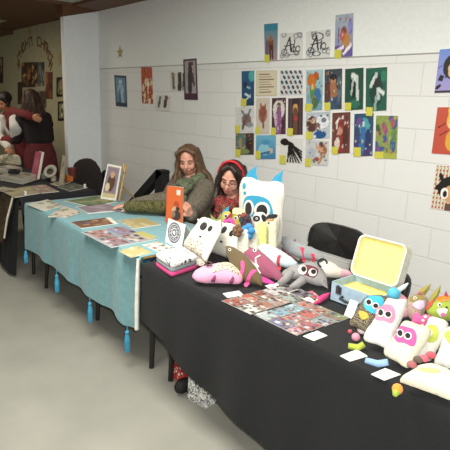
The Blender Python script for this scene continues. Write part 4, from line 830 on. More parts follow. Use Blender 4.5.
ear(pl,[(428,304),(432,294),(441,284.4),(440,292),(436.6,300)],felt('#948c40'),t,.014); ear(pl,[(425,310),(428,302),(433,299),(432,306)],felt('#d8503c'),t,.012,.01,'mane'); ear(pl,[(443,297),(446,290.6),(449,297.4)],felt('#a83c50'),t,.01,0,'crest')
t,P,o,pl=heap([(411.6,323),(413,314.4),(417,312.4),(421,316),(425,314),(431,316),(434,320),(432,328),(424,328),(416,325.4)],'hot pink bow-eared doll with pale buttons among the pillow dolls',felt('#d85c94'),((414,331),(430,334)),20,.03)
for x,y in ((423,320.4),(422.4,325),(425.4,316.6)): put('button',P.ell((x,y),(1.7,1.3),.003),felt('#e8d8c0'),t)
# ------------------------------------------------------------------ chairs and far furniture
M_vinyl=mat('black_vinyl','#1c1a1a',.45,.2,40,.1); M_fr=mat('chair_frame','#2a2826',.4,.1,30,0,.6)
def folding_chair(loc,rz,label,h=.83,w=.42,group=None,covered=None):
    t=thing('folding_chair',label,'chair',V(loc),group); M=Matrix.Translation(V(loc))@Matrix.Rotation(rz,4,'Z')
    W=lambda x,y,z:M@V((x,y,z))
    # local: front is -Y, backrest at +Y
    b=B(); n=16; f=[];g=[]
    def backpt(u,v):  # u -1..1, v 0..1
        return (u*w/2,.2+.05*v+.035*(1-u*u),h-.2+v*.2)
    outl=[]
    rr=.25
    for i in range(25):
        a=math.pi*2*i/24; cu=abs(math.cos(a))**.5*(1 if math.cos(a)>=0 else -1); cv=abs(math.sin(a))**.6*(1 if math.sin(a)>=0 else -1)
        if i<24: outl.append((cu,.5+.5*cv))
    for u,v in outl: x,y,z=backpt(u,v); f.append(b.verts.new(W(x,y-.012,z))); g.append(b.verts.new(W(x,y+.014,z)))
    cf=b.verts.new(W(*[a+c_ for a,c_ in zip(backpt(0,.5),(0,-.012,0))])); cg=b.verts.new(W(*[a+c_ for a,c_ in zip(backpt(0,.5),(0,.014,0))]))
    for i in range(24): j=(i+1)%24; b.faces.new((f[i],f[j],g[j],g[i])); b.faces.new((f[j],f[i],cf)); b.faces.new((g[i],g[j],cg))
    put('backrest',b,M_vinyl,t)
    b=B(); 
    sp=[]
    for cx,cy,s in ((-.15,-.15,math.pi),(.15,-.15,1.5*math.pi),(.15,.13,0),(-.15,.13,.5*math.pi)):
        for i in range(6): a=s+i/5*math.pi/2; sp.append(W(cx+.05*math.cos(a),cy+.05*math.sin(a),.43))
    slab(b,sp,V((0,0,.03))); put('seat',b,M_vinyl,t)
    for s in (-1,1):
        b=B(); tube(b,[W(s*w*.46,-.26,0),W(s*w*.46,.02,.43),W(s*w*.46,.2,h-.2),W(s*w*.44,.235,h-.05)],.011,8); put('front_leg',b,M_fr,t)
        b=B(); tube(b,[W(s*w*.42,.24,0),W(s*w*.42,-.08,.425)],.011,8); put('rear_leg',b,M_fr,t)
    b=B(); tube(b,[W(-w*.46,-.2,.1),W(w*.46,-.2,.1)],.008,6); tube(b,[W(-w*.42,.19,.07),W(w*.42,.19,.07)],.008,6); put('crossbar',b,M_fr,t)
    return t,W
folding_chair((-2.04,2.56,0),0,'black padded folding chair behind the grey striped plush',h=.835,w=.455)
folding_chair((-1.60,2.42,0),0,'black folding chair almost hidden behind the suitcase lid',h=.70,w=.42)
# black A-shaped folded stand by the wall
a=Yp(161.6,169.6,2.95); Lf=Yp(132.4,202.5,2.95); 
t=thing('folding_board','black A-shaped folding board standing by the wall behind the blue table','board',V((a.x,2.95,0)))
M_bd=mat('black_board','#1a1719',.8,.2,30)
def apanel(top,foot,w,name):
    b=B(); d=(foot-top); s=V((0,1,0)); n_=d.cross(s).normalized()
    obox(b,top-s*w/2,d,s*w,n_*.03); return put(name,b,M_bd,t)
dirL=(Lf-a)/(a.z-Lf.z); footL=a+dirL*a.z
b=B(); obox(b,V((a.x-.02,2.9,0)),V((.2,.0,0))*0+V((.22,0,0)),V((0,.1,0)),V((0,0,a.z))); 
# upright panel tapers toward the top
for v in b.verts:
    if v.co.z>.1: v.co.x=a.x-.03+(.1 if v.co.x>a.x+.05 else 0)
    else: v.co.x=a.x-.12+(.22 if v.co.x>a.x+.05 else 0)
put('upright_panel',b,M_bd,t)
b=B(); wv=V((.07,0,-.0)); obox(b,V((a.x-.03,2.9,a.z)),V((footL.x-a.x,0,-a.z)),V((0,.1,0)),V((.12,0,-.02)))
for v in b.verts: v.co.z=max(0,v.co.z)
put('slanting_panel',b,M_bd,t)
# dark padded chair behind the far table
cpos=Yp(86,180,2.55); t,W=folding_chair((cpos.x,2.62,0),0,'dark padded chair with rounded back behind the far table, beside the pier',h=.8)
pl=Plane(V((cpos.x-.24,2.66,.45)),V((cpos.x+.24,2.62,.45)),4)
P=Pillow(pl,[(74,168),(78,161),(86,158.2),(94,160.5),(100,170),(102.5,186),(102,200),(88,204),(73,200),(72,184)],.07,.6,power=3)
o=put('back_cover',P.body(.008,3),mat('dark_brown_cover','#231a1a',.9,.3,18,.4),t,smooth=True); o['label']='dark brown cover over the chair back'
# ------------------------------------------------------------------ things on the farthest table
fz=TZ+.008
def farflat(px,base,pal,label,name='comic_zine',cat='zine',z=fz,th=.004,seed=5,grp=None):
    return flat(name,px,[('bg',base)]+blobs(seed,12,pal,.06,.2)+[('n',.1)],label,cat,z=z,th=th,seed=seed,nu=20,nv=20,group=grp)
farflat([(29,186),(40,193),(15,197.4),(2,190.8)],'#a59a78',['#8a8a60','#b8a888','#7c6c58','#c0b090'],'yellowish illustrated sheet at the front left of the farthest table','art_sheet','art print',seed=121)
farflat([(45,184.6),(59,191.4),(41,193),(30,186)],'#a89484',['#b87c74','#8c8470','#c4b4a4','#9c6c64'],'pale sheet with pink drawings at the front right of the farthest table','art_sheet','art print',seed=122)
farflat([(74,182.6),(88,187.4),(70,191),(58,187)],'#54584c',['#6c705c','#444840','#7c7c6c'],'grey-green sleeve at the right end of the farthest table','art_sheet','art print',seed=123)
farflat([(60,180.6),(70,182.2),(58,186),(50,183.6)],'#a8a08c',['#7c7460','#c4bca8','#9c5c50'],'small pale booklet between the paper roll and the orange box','comic_zine','zine',seed=125)
farflat([(3,186.5),(16,188.6),(2,191),(-10,189)],'#b0a890',['#8a8468','#c0b8a0','#74685c'],'pale booklet at the far left front edge of the farthest table','comic_zine','zine',seed=126)
def stack(px,h,n,label0,cols):
    for k in range(n):
        ps=[Zp(x,y,fz) for x,y in px]; z0=.001+h*k
        r=random.Random(k+int(px[0][0])); dx=V((r.uniform(-.006,.006),r.uniform(-.006,.006),0))
        tl,tr,br,bl=[p+V((0,0,h*(k+1)-.001))+dx for p in ps]
        o=put('comic_book',sheet_bm(bl,br,tr,tl,[('bg',cols[k%len(cols)])]+blobs(200+k,8,['#b8b0a0','#8c7c70','#a89890','#6c6c68'],.08,.25)+[('n',.1)],h-.002,14,14,k,edge='#c8c2b2'),PAPER)
        tag(o,label0%['lowest','second','third','top'][k if k<n-1 else 3],'comic book','stacked comic books on the farthest table')
stack([(20,176.5),(38,179.6),(22,184.5),(0,180.5)],.02,3,'%s comic book in the long pale stack by the pink book',['#bcb2a2','#c4baa8','#b0a89c'])
stack([(8,168),(22,170.4),(10,175),(-10,172)],.02,2,'%s comic book in the stack below the white bag',['#9c94a4','#a8a09c'])
# standing pink book
pl=Plane(Zp(30.5,178.6,fz+.002),Zp(37,180.6,fz+.002),14)
t=thing('pink_book','thick pink covered book standing open-edged on the farthest table','book',pl.O)
P4=[pl.world(*p) for p in ((30.6,177.6),(37,179.4),(41.8,152.4),(35.4,151.2))]
put('cover',sheet_bm(*P4,[('bg','#b0566a'),('e',.5,.6,.3,.2,'#c06c7c'),('r',.15,.1,.85,.2,'#9c4a5c'),('n',.08)],.004,14,20),PAPER,t)
b=B(); tr_,br_=P4[2],P4[1]; dv=-pl.h*.028; b_=b
obox(b,br_+dv*.06-pl.u*.004,dv,(tr_-br_),pl.u*-.085); put('pages',b,mat('page_edges','#d8d2c4',.8,.1,80),t)
# paper roll lying toward the viewer
c=Zp(49,180,fz); r0=.072
ax=(CAM-c); ax.z=0; ax=ax.normalized(); ax=(ax+V((.1,0,.25))).normalized()
t=thing('paper_roll','rolled up pale paper with an open end on the farthest table','paper roll',V((c.x,c.y,fz)))
b=B(); s1=ax.orthogonal().normalized(); s2=ax.cross(s1); cen=Yp(50,172.4,c.y)+V((0,0,.006)); n=28; rings=[]
for rr,off in ((r0*.55,-.05),(r0*.55,.09),(r0,.1),(r0*1.04,.0),(r0*.95,-.12)): rings.append([b.verts.new(cen+ax*off+(s1*math.cos(2*math.pi*i/n)*1.0+s2*math.sin(2*math.pi*i/n)*.8)*rr) for i in range(n)])
for u_,v_ in zip(rings,rings[1:]):
    for i in range(n): b.faces.new((u_[i],u_[(i+1)%n],v_[(i+1)%n],v_[i]))
b.faces.new(rings[0]); b.faces.new(rings[-1][::-1]); put('roll',b,mat('roll_paper','#aaa698',.7,.1,20),t,smooth=True)
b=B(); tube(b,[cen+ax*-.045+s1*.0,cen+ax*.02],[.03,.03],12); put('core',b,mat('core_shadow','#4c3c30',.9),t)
for (x,y,r,cl,nm) in ((44.6,178.6,.03,'#8c9088','pale tin'),(53.5,181,.028,'#a09480','beige tin')):
    b=B(); p=Zp(x,y,fz); tube(b,[p,p+V((0,0,.05)),p+V((0,0,.055))],[r,r,r*.9],14); tag(put('small_tin',b,mat('tin_'+nm[:4],cl,.5)),'small %s beside the paper roll on the farthest table'%nm,'tin')
# thin standing board
pl=Plane(Zp(58.6,184.6,fz),Zp(63,185.6,fz),8); t=tag(put('standing_card',sheet_bm(*[pl.world(*p) for p in ((58.6,184.6),(62.6,185.4),(66,156),(62.4,155))],[('bg','#a8a088'),('e',.5,.7,.3,.1,'#8a8068'),('e',.5,.35,.3,.12,'#b8ac90'),('n',.12)],.012,8,30,2,edge='#8c8468'),PAPER),'narrow beige display card standing at the right of the paper roll','display card')
b=B(); p=Zp(68,181,fz); box(b,(p.x-.07,p.y-.03,fz),(p.x+.07,p.y+.03,fz+.06)); bmesh.ops.bevel(b,geom=b.edges[:],offset=.008,segments=2,affect='EDGES'); tag(put('small_box',b,mat('orange_box','#b0642c',.6,.25,30)),'small orange box behind the standing display card','box')
b=B(); p=Zp(68,178,fz); p.y+=.05; tube(b,[V((p.x,p.y,fz)),V((p.x,p.y,fz+.11)),V((p.x,p.y,fz+.112))],[.038,.048,.044],14); tag(put('paper_cup',b,mat('maroon_cup','#6c2c28',.6)),'dark red cup behind the orange box','cup')
# white bag at left
pl=Plane(Zp(2,163.5,fz+.012),Zp(20,166,fz+.012),3); P=Pillow(pl,clip=.0,th=.05,back=.5,power=4,px=[(-6,158),(2,155),(10,154),(19,156),(21,164),(18,172),(4,173),(-8,170)])
t=thing('paper_bag','crumpled pale paper bag at the left end of the farthest table','bag',pl.O); put('body',P.body(.012,9),mat('pale_paper_bag','#b8b09c',.8,.15,18,.4),t); put('printed_panel',P.pxpatch([(3,159),(9,158),(9,166),(4,167)],.003,False),mat('bag_print','#8c8468',.8,.3,20),t)
b=B(); c=Zp(14,174.5,fz+.064)
for k in range(3): tube(b,[c+V((.07*math.cos(a)+.01*k,.05*math.sin(a),.012*k+.02)) for a in [i*.45 for i in range(15)]],.009,6)
tag(put('cable_coil',b,mat('black_cable','#1f1c1e',.6)),'coil of black cable in front of the pale bag','cable')
# tablecloth clips
def clip(px,X=None,label='',y=None):
    p=Xp(px[0],px[1],X) if X else Yp(px[0],px[1],y); b=B(); box(b,(p.x-.013,p.y+.005,TZ+.006),(p.x+.013,p.y+.025,TZ+.05)); bmesh.ops.bevel(b,geom=b.edges[:],offset=.004,segments=1,affect='EDGES')
    tag(put('table_clip',b,mat('white_clip','#dcdcd4',.5)),label,'clip','white tablecloth clips')
clip((24,199.4),label='white clip at the front right corner of the farthest table',X=-4.57)
p=Zp(85.6,190.5,TZ); clip((83.5,191.6),label='white clip near the back right corner of the farthest table',y=2.2)
# ------------------------------------------------------------------ bags below the black table
def bag(p,w,d,h,rz,m,label,col,handle=True,name='gift_bag'):
    t=thing(name,label,'bag',V((p.x,p.y,0))); M=Matrix.Translation(V((p.x,p.y,0)))@Matrix.Rotation(rz,4,'Z'); b=B()
    vs=[]
    for z,k in ((0.002,1),(h*.5,.97),(h,1.0)):
        vs.append([b.verts.new(M@V((sx*w/2*k,sy*d/2*(1 if z<h else .75),z))) for sx,sy in ((-1,-1),(1,-1),(1,1),(-1,1))])
    for a,c_ in zip(vs,vs[1:]):
        for i in range(4): b.faces.new((a[i],a[(i+1)%4],c_[(i+1)%4],c_[i]))
    b.faces.new(vs[0][::-1]); put('body',b,m,t)
    b=B(); tube(b,[M@V((-w*.2,-d*.37,h-.01)),M@V((-w*.17,-d*.37,h+.07)),M@V((w*.17,-d*.37,h+.07)),M@V((w*.2,-d*.37,h-.01))],.004,6); put('handle',b,mat('handle_'+col.strip('#'),col,.8),t)
dots=mat_pattern('red_dotted_paper','spots',[(0,'#e8e0da'),(.3,'#c03a34')],38); 
swirl=mat_pattern('black_white_swirl','noise',[(0,'#e6e6e2'),(.46,'#2a2a2c'),(.52,'#e6e6e2'),(.6,'#2a2a2c'),(.64,'#e6e6e2')],26)
p=Zp(181,383,0); bag(V((-2.19,1.66,0)),.17,.09,.22,.1,dots,'red gift bag with white dots under the black table','#c03a34')
bag(V((-2.07,1.665,0)),.05,.1,.2,.2,mat('teal_paper','#6f9a8c',.7),'narrow teal bag between the red dotted bag and the black one','#6f9a8c')
bag(V((-1.975,1.60,0)),.14,.09,.2,.15,swirl,'white paper bag with black swirls under the black table','#222224')
b=B(); 
ball(b,(-2.1,1.56,.05),(.035,.06,.048),2); tag(put('black_pouch',b,mat('pouch_black','#151414',.7),smooth=True),'small black pouch on the floor in front of the swirl bag','pouch')
# ------------------------------------------------------------------ people
def capsule(bm,p0,r0,p1,r1,sub=2):
    p0,p1=V(p0),V(p1); d=p1-p0
    if d.length<1e-6: return ball(bm,p0,max(r0,r1),sub)
    d.normalize(); a=d.orthogonal().normalized(); c=d.cross(a); n=12 if sub>1 else 8; h=4 if sub>1 else 3; rings=[]
    for p,r,s0 in ((p0,r0,-1),(p1,r1,1)):
        for k in range(h):
            ph=(-math.pi/2*(h-k)/h*.999+0 if s0<0 else math.pi/2*(k)/h)
            if s0<0: ph=-math.pi/2+math.pi/2*(k+1)/h if k<h else 0
            rings.append([bm.verts.new(p+d*r*math.sin(ph)+(a*math.cos(2*math.pi*i/n)+c*math.sin(2*math.pi*i/n))*r*math.cos(ph)) for i in range(n)])
    for u_,v_ in zip(rings,rings[1:]):
        for i in range(n): bm.faces.new((u_[i],u_[(i+1)%n],v_[(i+1)%n],v_[i]))
    t0=bm.verts.new(p0-d*r0); t1=bm.verts.new(p1+d*r1)
    for i in range(n): bm.faces.new((t0,rings[0][(i+1)%n],rings[0][i])); bm.faces.new((t1,rings[-1][i],rings[-1][(i+1)%n]))
def chain(bm,pts,rs):
    for (a,b_),(ra,rb) in zip(zip(pts,pts[1:]),zip(rs,rs[1:])): capsule(bm,a,ra,b_,rb)
def fuse(bm,voxel,smooth=6,fac=.5):
    """one continuous surface from overlapping solids"""
    me=bpy.data.meshes.new('tmp'); bm.to_mesh(me); bm.free(); o=bpy.data.objects.new('tmp',me); C.objects.link(o)
    m=o.modifiers.new('r','REMESH'); m.mode='VOXEL'; m.voxel_size=voxel
    s=o.modifiers.new('s','SMOOTH'); s.iterations=smooth; s.factor=fac
    dg=bpy.context.evaluated_depsgraph_get(); dg.update(); res=bpy.data.meshes.new_from_object(o.evaluated_get(dg)); bpy.data.objects.remove(o); bpy.data.meshes.remove(me); return res
def hand(bm,w,d,nrm,thumb,curl,spread=.12):
    """palm at wrist w toward d, palm faces nrm, thumb leaves on side `thumb`"""
    d=d.normalized(); nrm=(nrm-d*nrm.dot(d)).normalized(); s=(thumb-d*thumb.dot(d)-nrm*thumb.dot(nrm)).normalized()
    capsule(bm,w,.021,w+d*.03,.023)
    for k in range(4):
        kn=w+d*(.088-.006*abs(k-1.2))+s*(.030-.019*k)
        capsule(bm,w+d*.025+s*(.018-.011*k),.0155,kn,.0125)
        Ls=[.072,.08,.074,.058][k]; p=kn; a=0; dd=(d+s*(1.5-k)*spread*.4).normalized()
        for q_,(fr,r0,r1) in enumerate(((.46,.0098,.009),(.3,.009,.0083),(.24,.0083,.0075))):
            a+=curl*(.7,1.0,.8)[q_]; v=dd*math.cos(a)+nrm*math.sin(a); e=p+v*Ls*fr; capsule(bm,p,r0,e,r1,1); p=e
    t0=w+d*.03+s*.022; t1=t0+(d*.55+s*.65+nrm*.35).normalized()*.038; t2=t1+(d*.85+s*.15+nrm*.5).normalized()*.03; t3=t2+(d*.9-s*.1+nrm*.45).normalized()*.022
    chain(bm,[t0,t1,t2,t3],[.0165,.0125,.011,.0085])
def head_frame(c,fwd,roll=0):
    f=V(fwd).normalized(); r=f.cross(V((0,0,1))).normalized(); u=r.cross(f)
    if roll: r,u=r*math.cos(roll)+u*math.sin(roll),u*math.cos(roll)-r*math.sin(roll)
    return lambda x,y,z:V(c)+r*x+f*y+u*z, Matrix((r,f,u)).transposed()
def head(bm,c,fwd,roll,k=1.0):
    H,R=head_frame(c,fwd,roll); q=lambda x,y,z:H(x*k,y*k,z*k)
    ball(bm,q(0,-.012,.035),(.074*k,.093*k,.086*k),3,R); ball(bm,q(0,.024,-.018),(.064*k,.064*k,.08*k),3,R)
    ball(bm,q(0,.05,-.07),(.036*k,.036*k,.032*k),2,R)
    for s in (-1,1):
        ball(bm,q(s*.034,.056,-.028),(.03*k,.03*k,.032*k),2,R); capsule(bm,q(s*.014,.076,.03),.011*k,q(s*.044,.064,.028),.011*k,1)
        ball(bm,q(s*.076,-.006,-.005),(.010*k,.02*k,.032*k),2,R); capsule(bm,q(s*.045,.01,-.07),.025*k,q(s*.015,.05,-.085),.022*k,1)
    capsule(bm,q(0,.083,.014),.009*k,q(0,.103,-.024),.0125*k,1)
    for s in (-1,1): ball(bm,q(s*.012,.092,-.028),.0095*k,1)
    capsule(bm,q(-.017,.081,-.052),.0085*k,q(.017,.081,-.052),.0085*k,1); capsule(bm,q(-.013,.08,-.062),.0088*k,q(.013,.08,-.062),.0088*k,1)
    return H,R
M_skin=mat('fair_skin','#d49a84',.5,.06,30); M_lip=mat('lips','#b0605c',.5,.05); M_eyew=mat('eye_white','#d8d4cc',.3,.02); M_iris=mat('iris_dark','#2a1e18',.3)
def face(t,H,R,brow,open_=.55,k=1.0):
    for s in (-1,1):
        b=B(); ball(b,H(s*.031,.0775,.008),(.0135,.0095,.0135*open_),2,R); e=put('eye',b,M_eyew,t,smooth=True)
        b=B(); ball(b,H(s*.031,.0845,.005),(.0062,.0045,.0075*open_+.001),2,R); put('iris',b,M_iris,e,smooth=True)
        b=B(); tube(b,[H(s*.0165,.085,.013*open_+.006),H(s*.031,.0885,.018*open_+.006),H(s*.046,.079,.012*open_+.005)],[.002,.0032,.002],6); put('eyelid',b,mat('lashes','#6b4436',.7),e)
        b=B(); tube(b,[H(s*.014,.0925,.031),H(s*.031,.090,.039),H(s*.05,.077,.034)],[.0025,.0042,.002],6); put('eyebrow',b,brow,t)
    b=B(); tube(b,[H(-.024,.081,-.057),H(-.01,.0905,-.0535),H(0,.0905,-.056),H(.01,.0905,-.0535),H(.024,.081,-.057)],[.0015,.0048,.0042,.0048,.0015],8)
    tube(b,[H(-.02,.081,-.06),H(0,.0895,-.0645),H(.02,.081,-.06)],[.0015,.0052,.0015],8); put('mouth',b,M_lip,t,smooth=True)
def locks(bm,paths,r0,rnd,n=1,jit=.006):
    for path in paths:
        for _ in range(n):
            j=V((rnd.uniform(-jit,jit),rnd.uniform(-jit,jit),rnd.uniform(-jit,jit))); m=len(path)
            pts=[V(p)+j+V((rnd.uniform(-jit,jit),rnd.uniform(-jit,jit),0))*(i/m) for i,p in enumerate(path)]
            # densify
            d=[]
            for a,b_ in zip(pts,pts[1:]): d+= [a,a.lerp(b_,.5)]
            d.append(pts[-1]); k=len(d)
            tube(bm,d,[r0*(.75+.5*math.sin(math.pi*min(1,(i+1)/k*.85))) *(1 if i<k-1 else .45) for i in range(k)],6)
def hair_mat(name,c1,c2):
    m=mat(name,c1,.5,.3,14,.3); return m
def person(label,hd,fwd,roll,neck,chest,belly,pelvis,sh,el,wr,handdir,palm,thumb,curl,knees,feet,voxel=.0048,k=1.0,skin=M_skin):
    t=thing('person',label,'person',V((pelvis[0],pelvis[1],0)))
    bm=B(); H,R=head(bm,hd,fwd,roll,k)
    capsule(bm,H(0,-.02,-.05),.05,V(neck),.052); capsule(bm,V(neck),.06,V(chest),.11)
    for s in (0,1): capsule(bm,V(neck)+V((0,0,-.02)),.05,V(sh[s]),.052); capsule(bm,V(chest),.1,V(sh[s])+V((0,0,-.08)),.07)
    mid=(V(sh[0])+V(sh[1]))/2; side=(V(sh[1])-V(sh[0])).normalized()
    for f in (-.07,.07): capsule(bm,V(chest)+side*f,.095,V(belly)+side*f*.9,.09); capsule(bm,V(belly)+side*f*.9,.09,V(pelvis)+side*f,.1)
    for s in (0,1):
        chain(bm,[V(sh[s]),V(sh[s]).lerp(V(el[s]),.5),V(el[s])],[.052,.045,.036]); chain(bm,[V(el[s]),V(el[s]).lerp(V(wr[s]),.35),V(wr[s])],[.037,.036,.023])
        hand(bm,V(wr[s]),V(handdir[s]),V(palm[s]),V(thumb[s]),curl[s])
        hip=V(pelvis)+side*(.09 if s else -.09); chain(bm,[hip,hip.lerp(V(knees[s]),.5),V(knees[s])],[.088,.075,.052]); chain(bm,[V(knees[s]),V(knees[s]).lerp(V(feet[s]),.35),V(feet[s])],[.052,.052,.034])
        ft=V(fwd); ft.z=0; ft.normalize(); capsule(bm,V(feet[s])+V((0,0,-.03)),.034,V(feet[s])+ft*.15+V((0,0,-.045)),.026)
    put('body',fuse(bm,voxel,7),skin,t,smooth=True)
    return t,H,R
def coat_bm(neck,chest,belly,pelvis,sh,el,wr,g=.022,sleeve=(1,1),hem=True,bulk=1.0):
    bm=B(); side=(V(sh[1])-V(sh[0])).normalized()
    for s in (0,1):
        capsule(bm,V(neck)+V((0,0,-.035)),.05+g,V(sh[s]),.054+g); capsule(bm,V(chest),.1+g,V(sh[s])+V((0,0,-.08)),.07+g)
        if sleeve[s]: chain(bm,[V(sh[s]),V(sh[s]).lerp(V(el[s]),.5),V(el[s])],[.054+g,(.047+g)*bulk,(.04+g)*bulk]); chain(bm,[V(el[s]),V(el[s]).lerp(V(wr[s]),.5),V(wr[s]).lerp(V(el[s]),.06)],[(.041+g)*bulk,.038+g,.031+g*.7])
        f=.07 if s else -.07
        capsule(bm,V(chest)+side*f,.095+g,V(belly)+side*f*.9,.09+g); 
        if hem: capsule(bm,V(belly)+side*f*.9,.09+g,V(pelvis)+side*f*1.1,.105+g)
    return bm
def legs_bm(pelvis,sh,knees,feet,g=.014):
    bm=B(); side=(V(sh[1])-V(sh[0])).normalized()
    for s in (0,1):
        hip=V(pelvis)+side*(.09 if s else -.09); capsule(bm,V(pelvis),.1+g,hip,.09+g)
        chain(bm,[hip,hip.lerp(V(knees[s]),.5),V(knees[s])],[.09+g,.077+g,.055+g]); chain(bm,[V(knees[s]),V(knees[s]).lerp(V(feet[s]),.4),V(feet[s])+V((0,0,.03))],[.055+g,.055+g,.042+g])
    return bm
def shoes(t,feet,fwd,m):
    ft=V(fwd); ft.z=0; ft.normalize()
    for s in (0,1):
        b=B(); p=V(feet[s]); capsule(b,p+V((0,0,-.01))-ft*.02,.042,p+ft*.16+V((0,0,-.012)),.034)
        for v in b.verts: v.co.z=max(v.co.z,.001)
        put('shoe',b,m,t,smooth=True)
# --- first woman: brown hair, green scarf, grey-brown coat, orange book
hd=Yp(188.5,160.5,2.6); fw=(.62,-.73,-.30)
neck=hd+V((.0,.035,-.165)); chest=neck+V((.02,.03,-.16)); belly=chest+V((.01,.04,-.19)); pel=V((chest.x+.03,2.72,.5))
sh=[neck+V((-.16,-.02,-.06)),neck+V((.185,.02,-.055))]
el=[V((-3.43,2.37,.825)),V((-3.17,2.40,.755))]
wr=[V((-3.52,2.08,.80)),V((-2.985,2.265,.785))]
bkp=Yp(175,205,2.19)
kn=[V((pel.x-.1,2.3,.5)),V((pel.x+.1,2.29,.5))]; ft=[V((pel.x-.1,2.3,.07)),V((pel.x+.1,2.28,.07))]
t,H,R=person('woman with brown hair and green scarf in grey-brown tweed coat holding an orange book',hd,fw,-.06,neck,chest,belly,pel,sh,el,wr,[V((-.45,-.85,-.08)),V((.12,-.52,.85))],[V((0,0,-1)),V((-.85,-.2,-.1))],[V((.9,-.4,0)),V((-.1,-.95,0))],[.18,.62],kn,ft)
M_coat=mat_pattern('tweed_coat','noise',[(0,'#4c463c'),(.42,'#655d50'),(.5,'#776e60'),(.57,'#595247'),(.65,'#827868')],70,.95)
put('coat',fuse(coat_bm(neck,chest,belly,pel,sh,el,wr,.03,bulk=1.12),.009,6),M_coat,t,smooth=True)
put('trousers',fuse(legs_bm(pel,sh,kn,ft),.012,4),mat('dark_trousers','#26262c',.9,.15,40),t,smooth=True); shoes(t,ft,fw,mat('black_shoe','#161412',.5))
b=B(); d=(wr[0]-el[0]).normalized(); a0=Zp(160,207,.815); a1=Zp(129,206.5,.805)
chain(b,[a0.lerp(a1,-.06),a0.lerp(a1,.3),a0.lerp(a1,.75),a1],[.058,.056,.05,.046]); o=put('cuff',fuse(b,.008,5),mat_pattern('olive_cuff','noise',[(0,'#383618'),(.44,'#4c4a26'),(.52,'#64603a'),(.6,'#4c4428')],40,.95),t,smooth=True); o['label']='thick olive patterned cuff on the table'
b=B(); rnd=random.Random(4)
for kx in range(26):
    a=kx/26*6.283; c_=neck+V((.0,-.01,.005)); rr=.085+.02*rnd.random(); p=c_+V((rr*math.cos(a)*1.15,rr*math.sin(a)*.95-.02,-.012-.035*(-math.sin(a))+rnd.uniform(-.02,.03))); ball(b,p,.04+.012*rnd.random(),2)
for kx in range(9): ball(b,neck+V((.05+.02*rnd.random(),-.12-.004*kx,-.06-.022*kx)),.04,2)
put('scarf',fuse(b,.008,4),mat_pattern('green_scarf','noise',[(0,'#444c38'),(.45,'#626a52'),(.53,'#7c7f66'),(.6,'#525a44')],45,.95),t,smooth=True)
def long_hair(t,H,R,length,m,rnd,front=.5,width=.105,name='hair',dense=30,parting=0,wave=.012,r=.013,op=1.0,skip=0):
    b=B(); sh_=B()
    ball(sh_,H(0,-.03,.046),(.085,.098,.09),3,R)
    # take the face side off the cap so the forehead shows
    for v in [v for v in sh_.verts]:
        loc=R.transposed()@(v.co-H(0,0,0))
        if loc.y>.035 and loc.z<.085: v.co-= R@V((0,min(.06,(loc.y-.035)*1.3),0))
    me_=bpy.data.meshes.new('x'); sh_.to_mesh(me_); sh_.free(); b.from_mesh(me_); bpy.data.meshes.remove(me_)
    paths=[]
    for s in (-1,1):
        for i in range(dense//2):
            f=i/(dense//2-1)          # 0 front temple .. 1 back
            a=-.35+1.95*f; x=s*.082*math.cos(a-.35 if a<.35 else a-.35) ; y=.035-.13*f
            xs=s*(.07+.016*math.sin(f*2.5)) if f<.75 else s*.075*(1-f)*4*.9
            top=H(s*.018*(1-f)+parting,.045-.1*f,.128-.015*f); m1=H(xs*.9,.05-.14*f,.085); m2=H(xs*1.08,.045-.145*f,.01); m3=H(xs*1.2,.035-.14*f,-.07)
            L=length*(.85+.3*rnd.random()); e1=m3+V((rnd.uniform(-wave,wave)+0,rnd.uniform(-wave,wave),-L*.5)); e2=e1+V((rnd.uniform(-wave,wave),rnd.uniform(-wave,wave),-L*.5))
            ad=R@V((s*.012,0,0)); paths.append([top,m1,m2,m3,e1+ad,e2+ad*1.6])
        for i in range(2 if s==skip else 5):
            z=.082-.010*i; L=length*(.8+.3*rnd.random()); m3=H(s*.096,.052-.01*i,-.06)
            e1=m3+V((rnd.uniform(-wave,wave),rnd.uniform(-wave,wave),-L*.5))+R@V((s*.012,0,0)); e2=e1+V((rnd.uniform(-wave,wave),rnd.uniform(-wave,wave),-L*.5))+R@V((s*.012,0,0))
            paths.append([H(s*.006+parting,.055,.124),H(s*.036*op+parting*.6,.07,.098-.004*i),H(s*(.064+.008*(op-1)),.058/op,z-.02),H(s*.082,.044/op,.02),H(s*.094,.046-.01*i,-.01),m3,e1,e2])
    locks(b,paths,r,rnd,2)
    return put(name,fuse(b,.0065,3,.4),m,t,smooth=True)
Mh1=mat('brown_hair','#5e4630',.55,.35,22,.4)
long_hair(t,H,R,.15,Mh1,random.Random(11),wave=.04,r=.0135,op=2.0,parting=.012,skip=-1)
face(t,H,R,mat('brow_brown','#6b4a34',.8),.35)
# orange book in her hand
cen=Yp(176,204,2.17); 
P4=[Yp(x,y,yy) for x,y,yy in ((165.4,222.5,2.06),(182.4,223.8,2.17),(183,187.6,2.17),(166.8,185.8,2.06))]
t=thing('orange_book','orange paperback book held up by the brown-haired woman','book',(P4[0]+P4[1])/2)
put('cover',sheet_bm(*P4,[('bg','#d0602a'),('r',.62,.78,.84,.93,'#e0d8cc'),('e',.62,.52,.16,.09,'#a84420'),('e',.55,.36,.2,.1,'#c8a080'),('e',.62,.22,.28,.14,'#3a302c'),('e',.45,.25,.12,.08,'#8a7058'),('e',.7,.4,.12,.06,'#2c2628'),('r',0,0,.05,1,'#b85024'),('n',.05)],.003,30,44,5,edge='#d0602a'),PAPER,t)
n_=((P4[1]-P4[0]).cross(P4[3]-P4[0])).normalized(); b=B(); obox(b,P4[1]-n_*.004,(P4[2]-P4[1]),-n_*.012+(P4[1]-P4[0])*.06,(P4[0]-P4[1])*.9); put('pages',b,mat('page_edges','#d8d2c4'),t)
b=B(); 
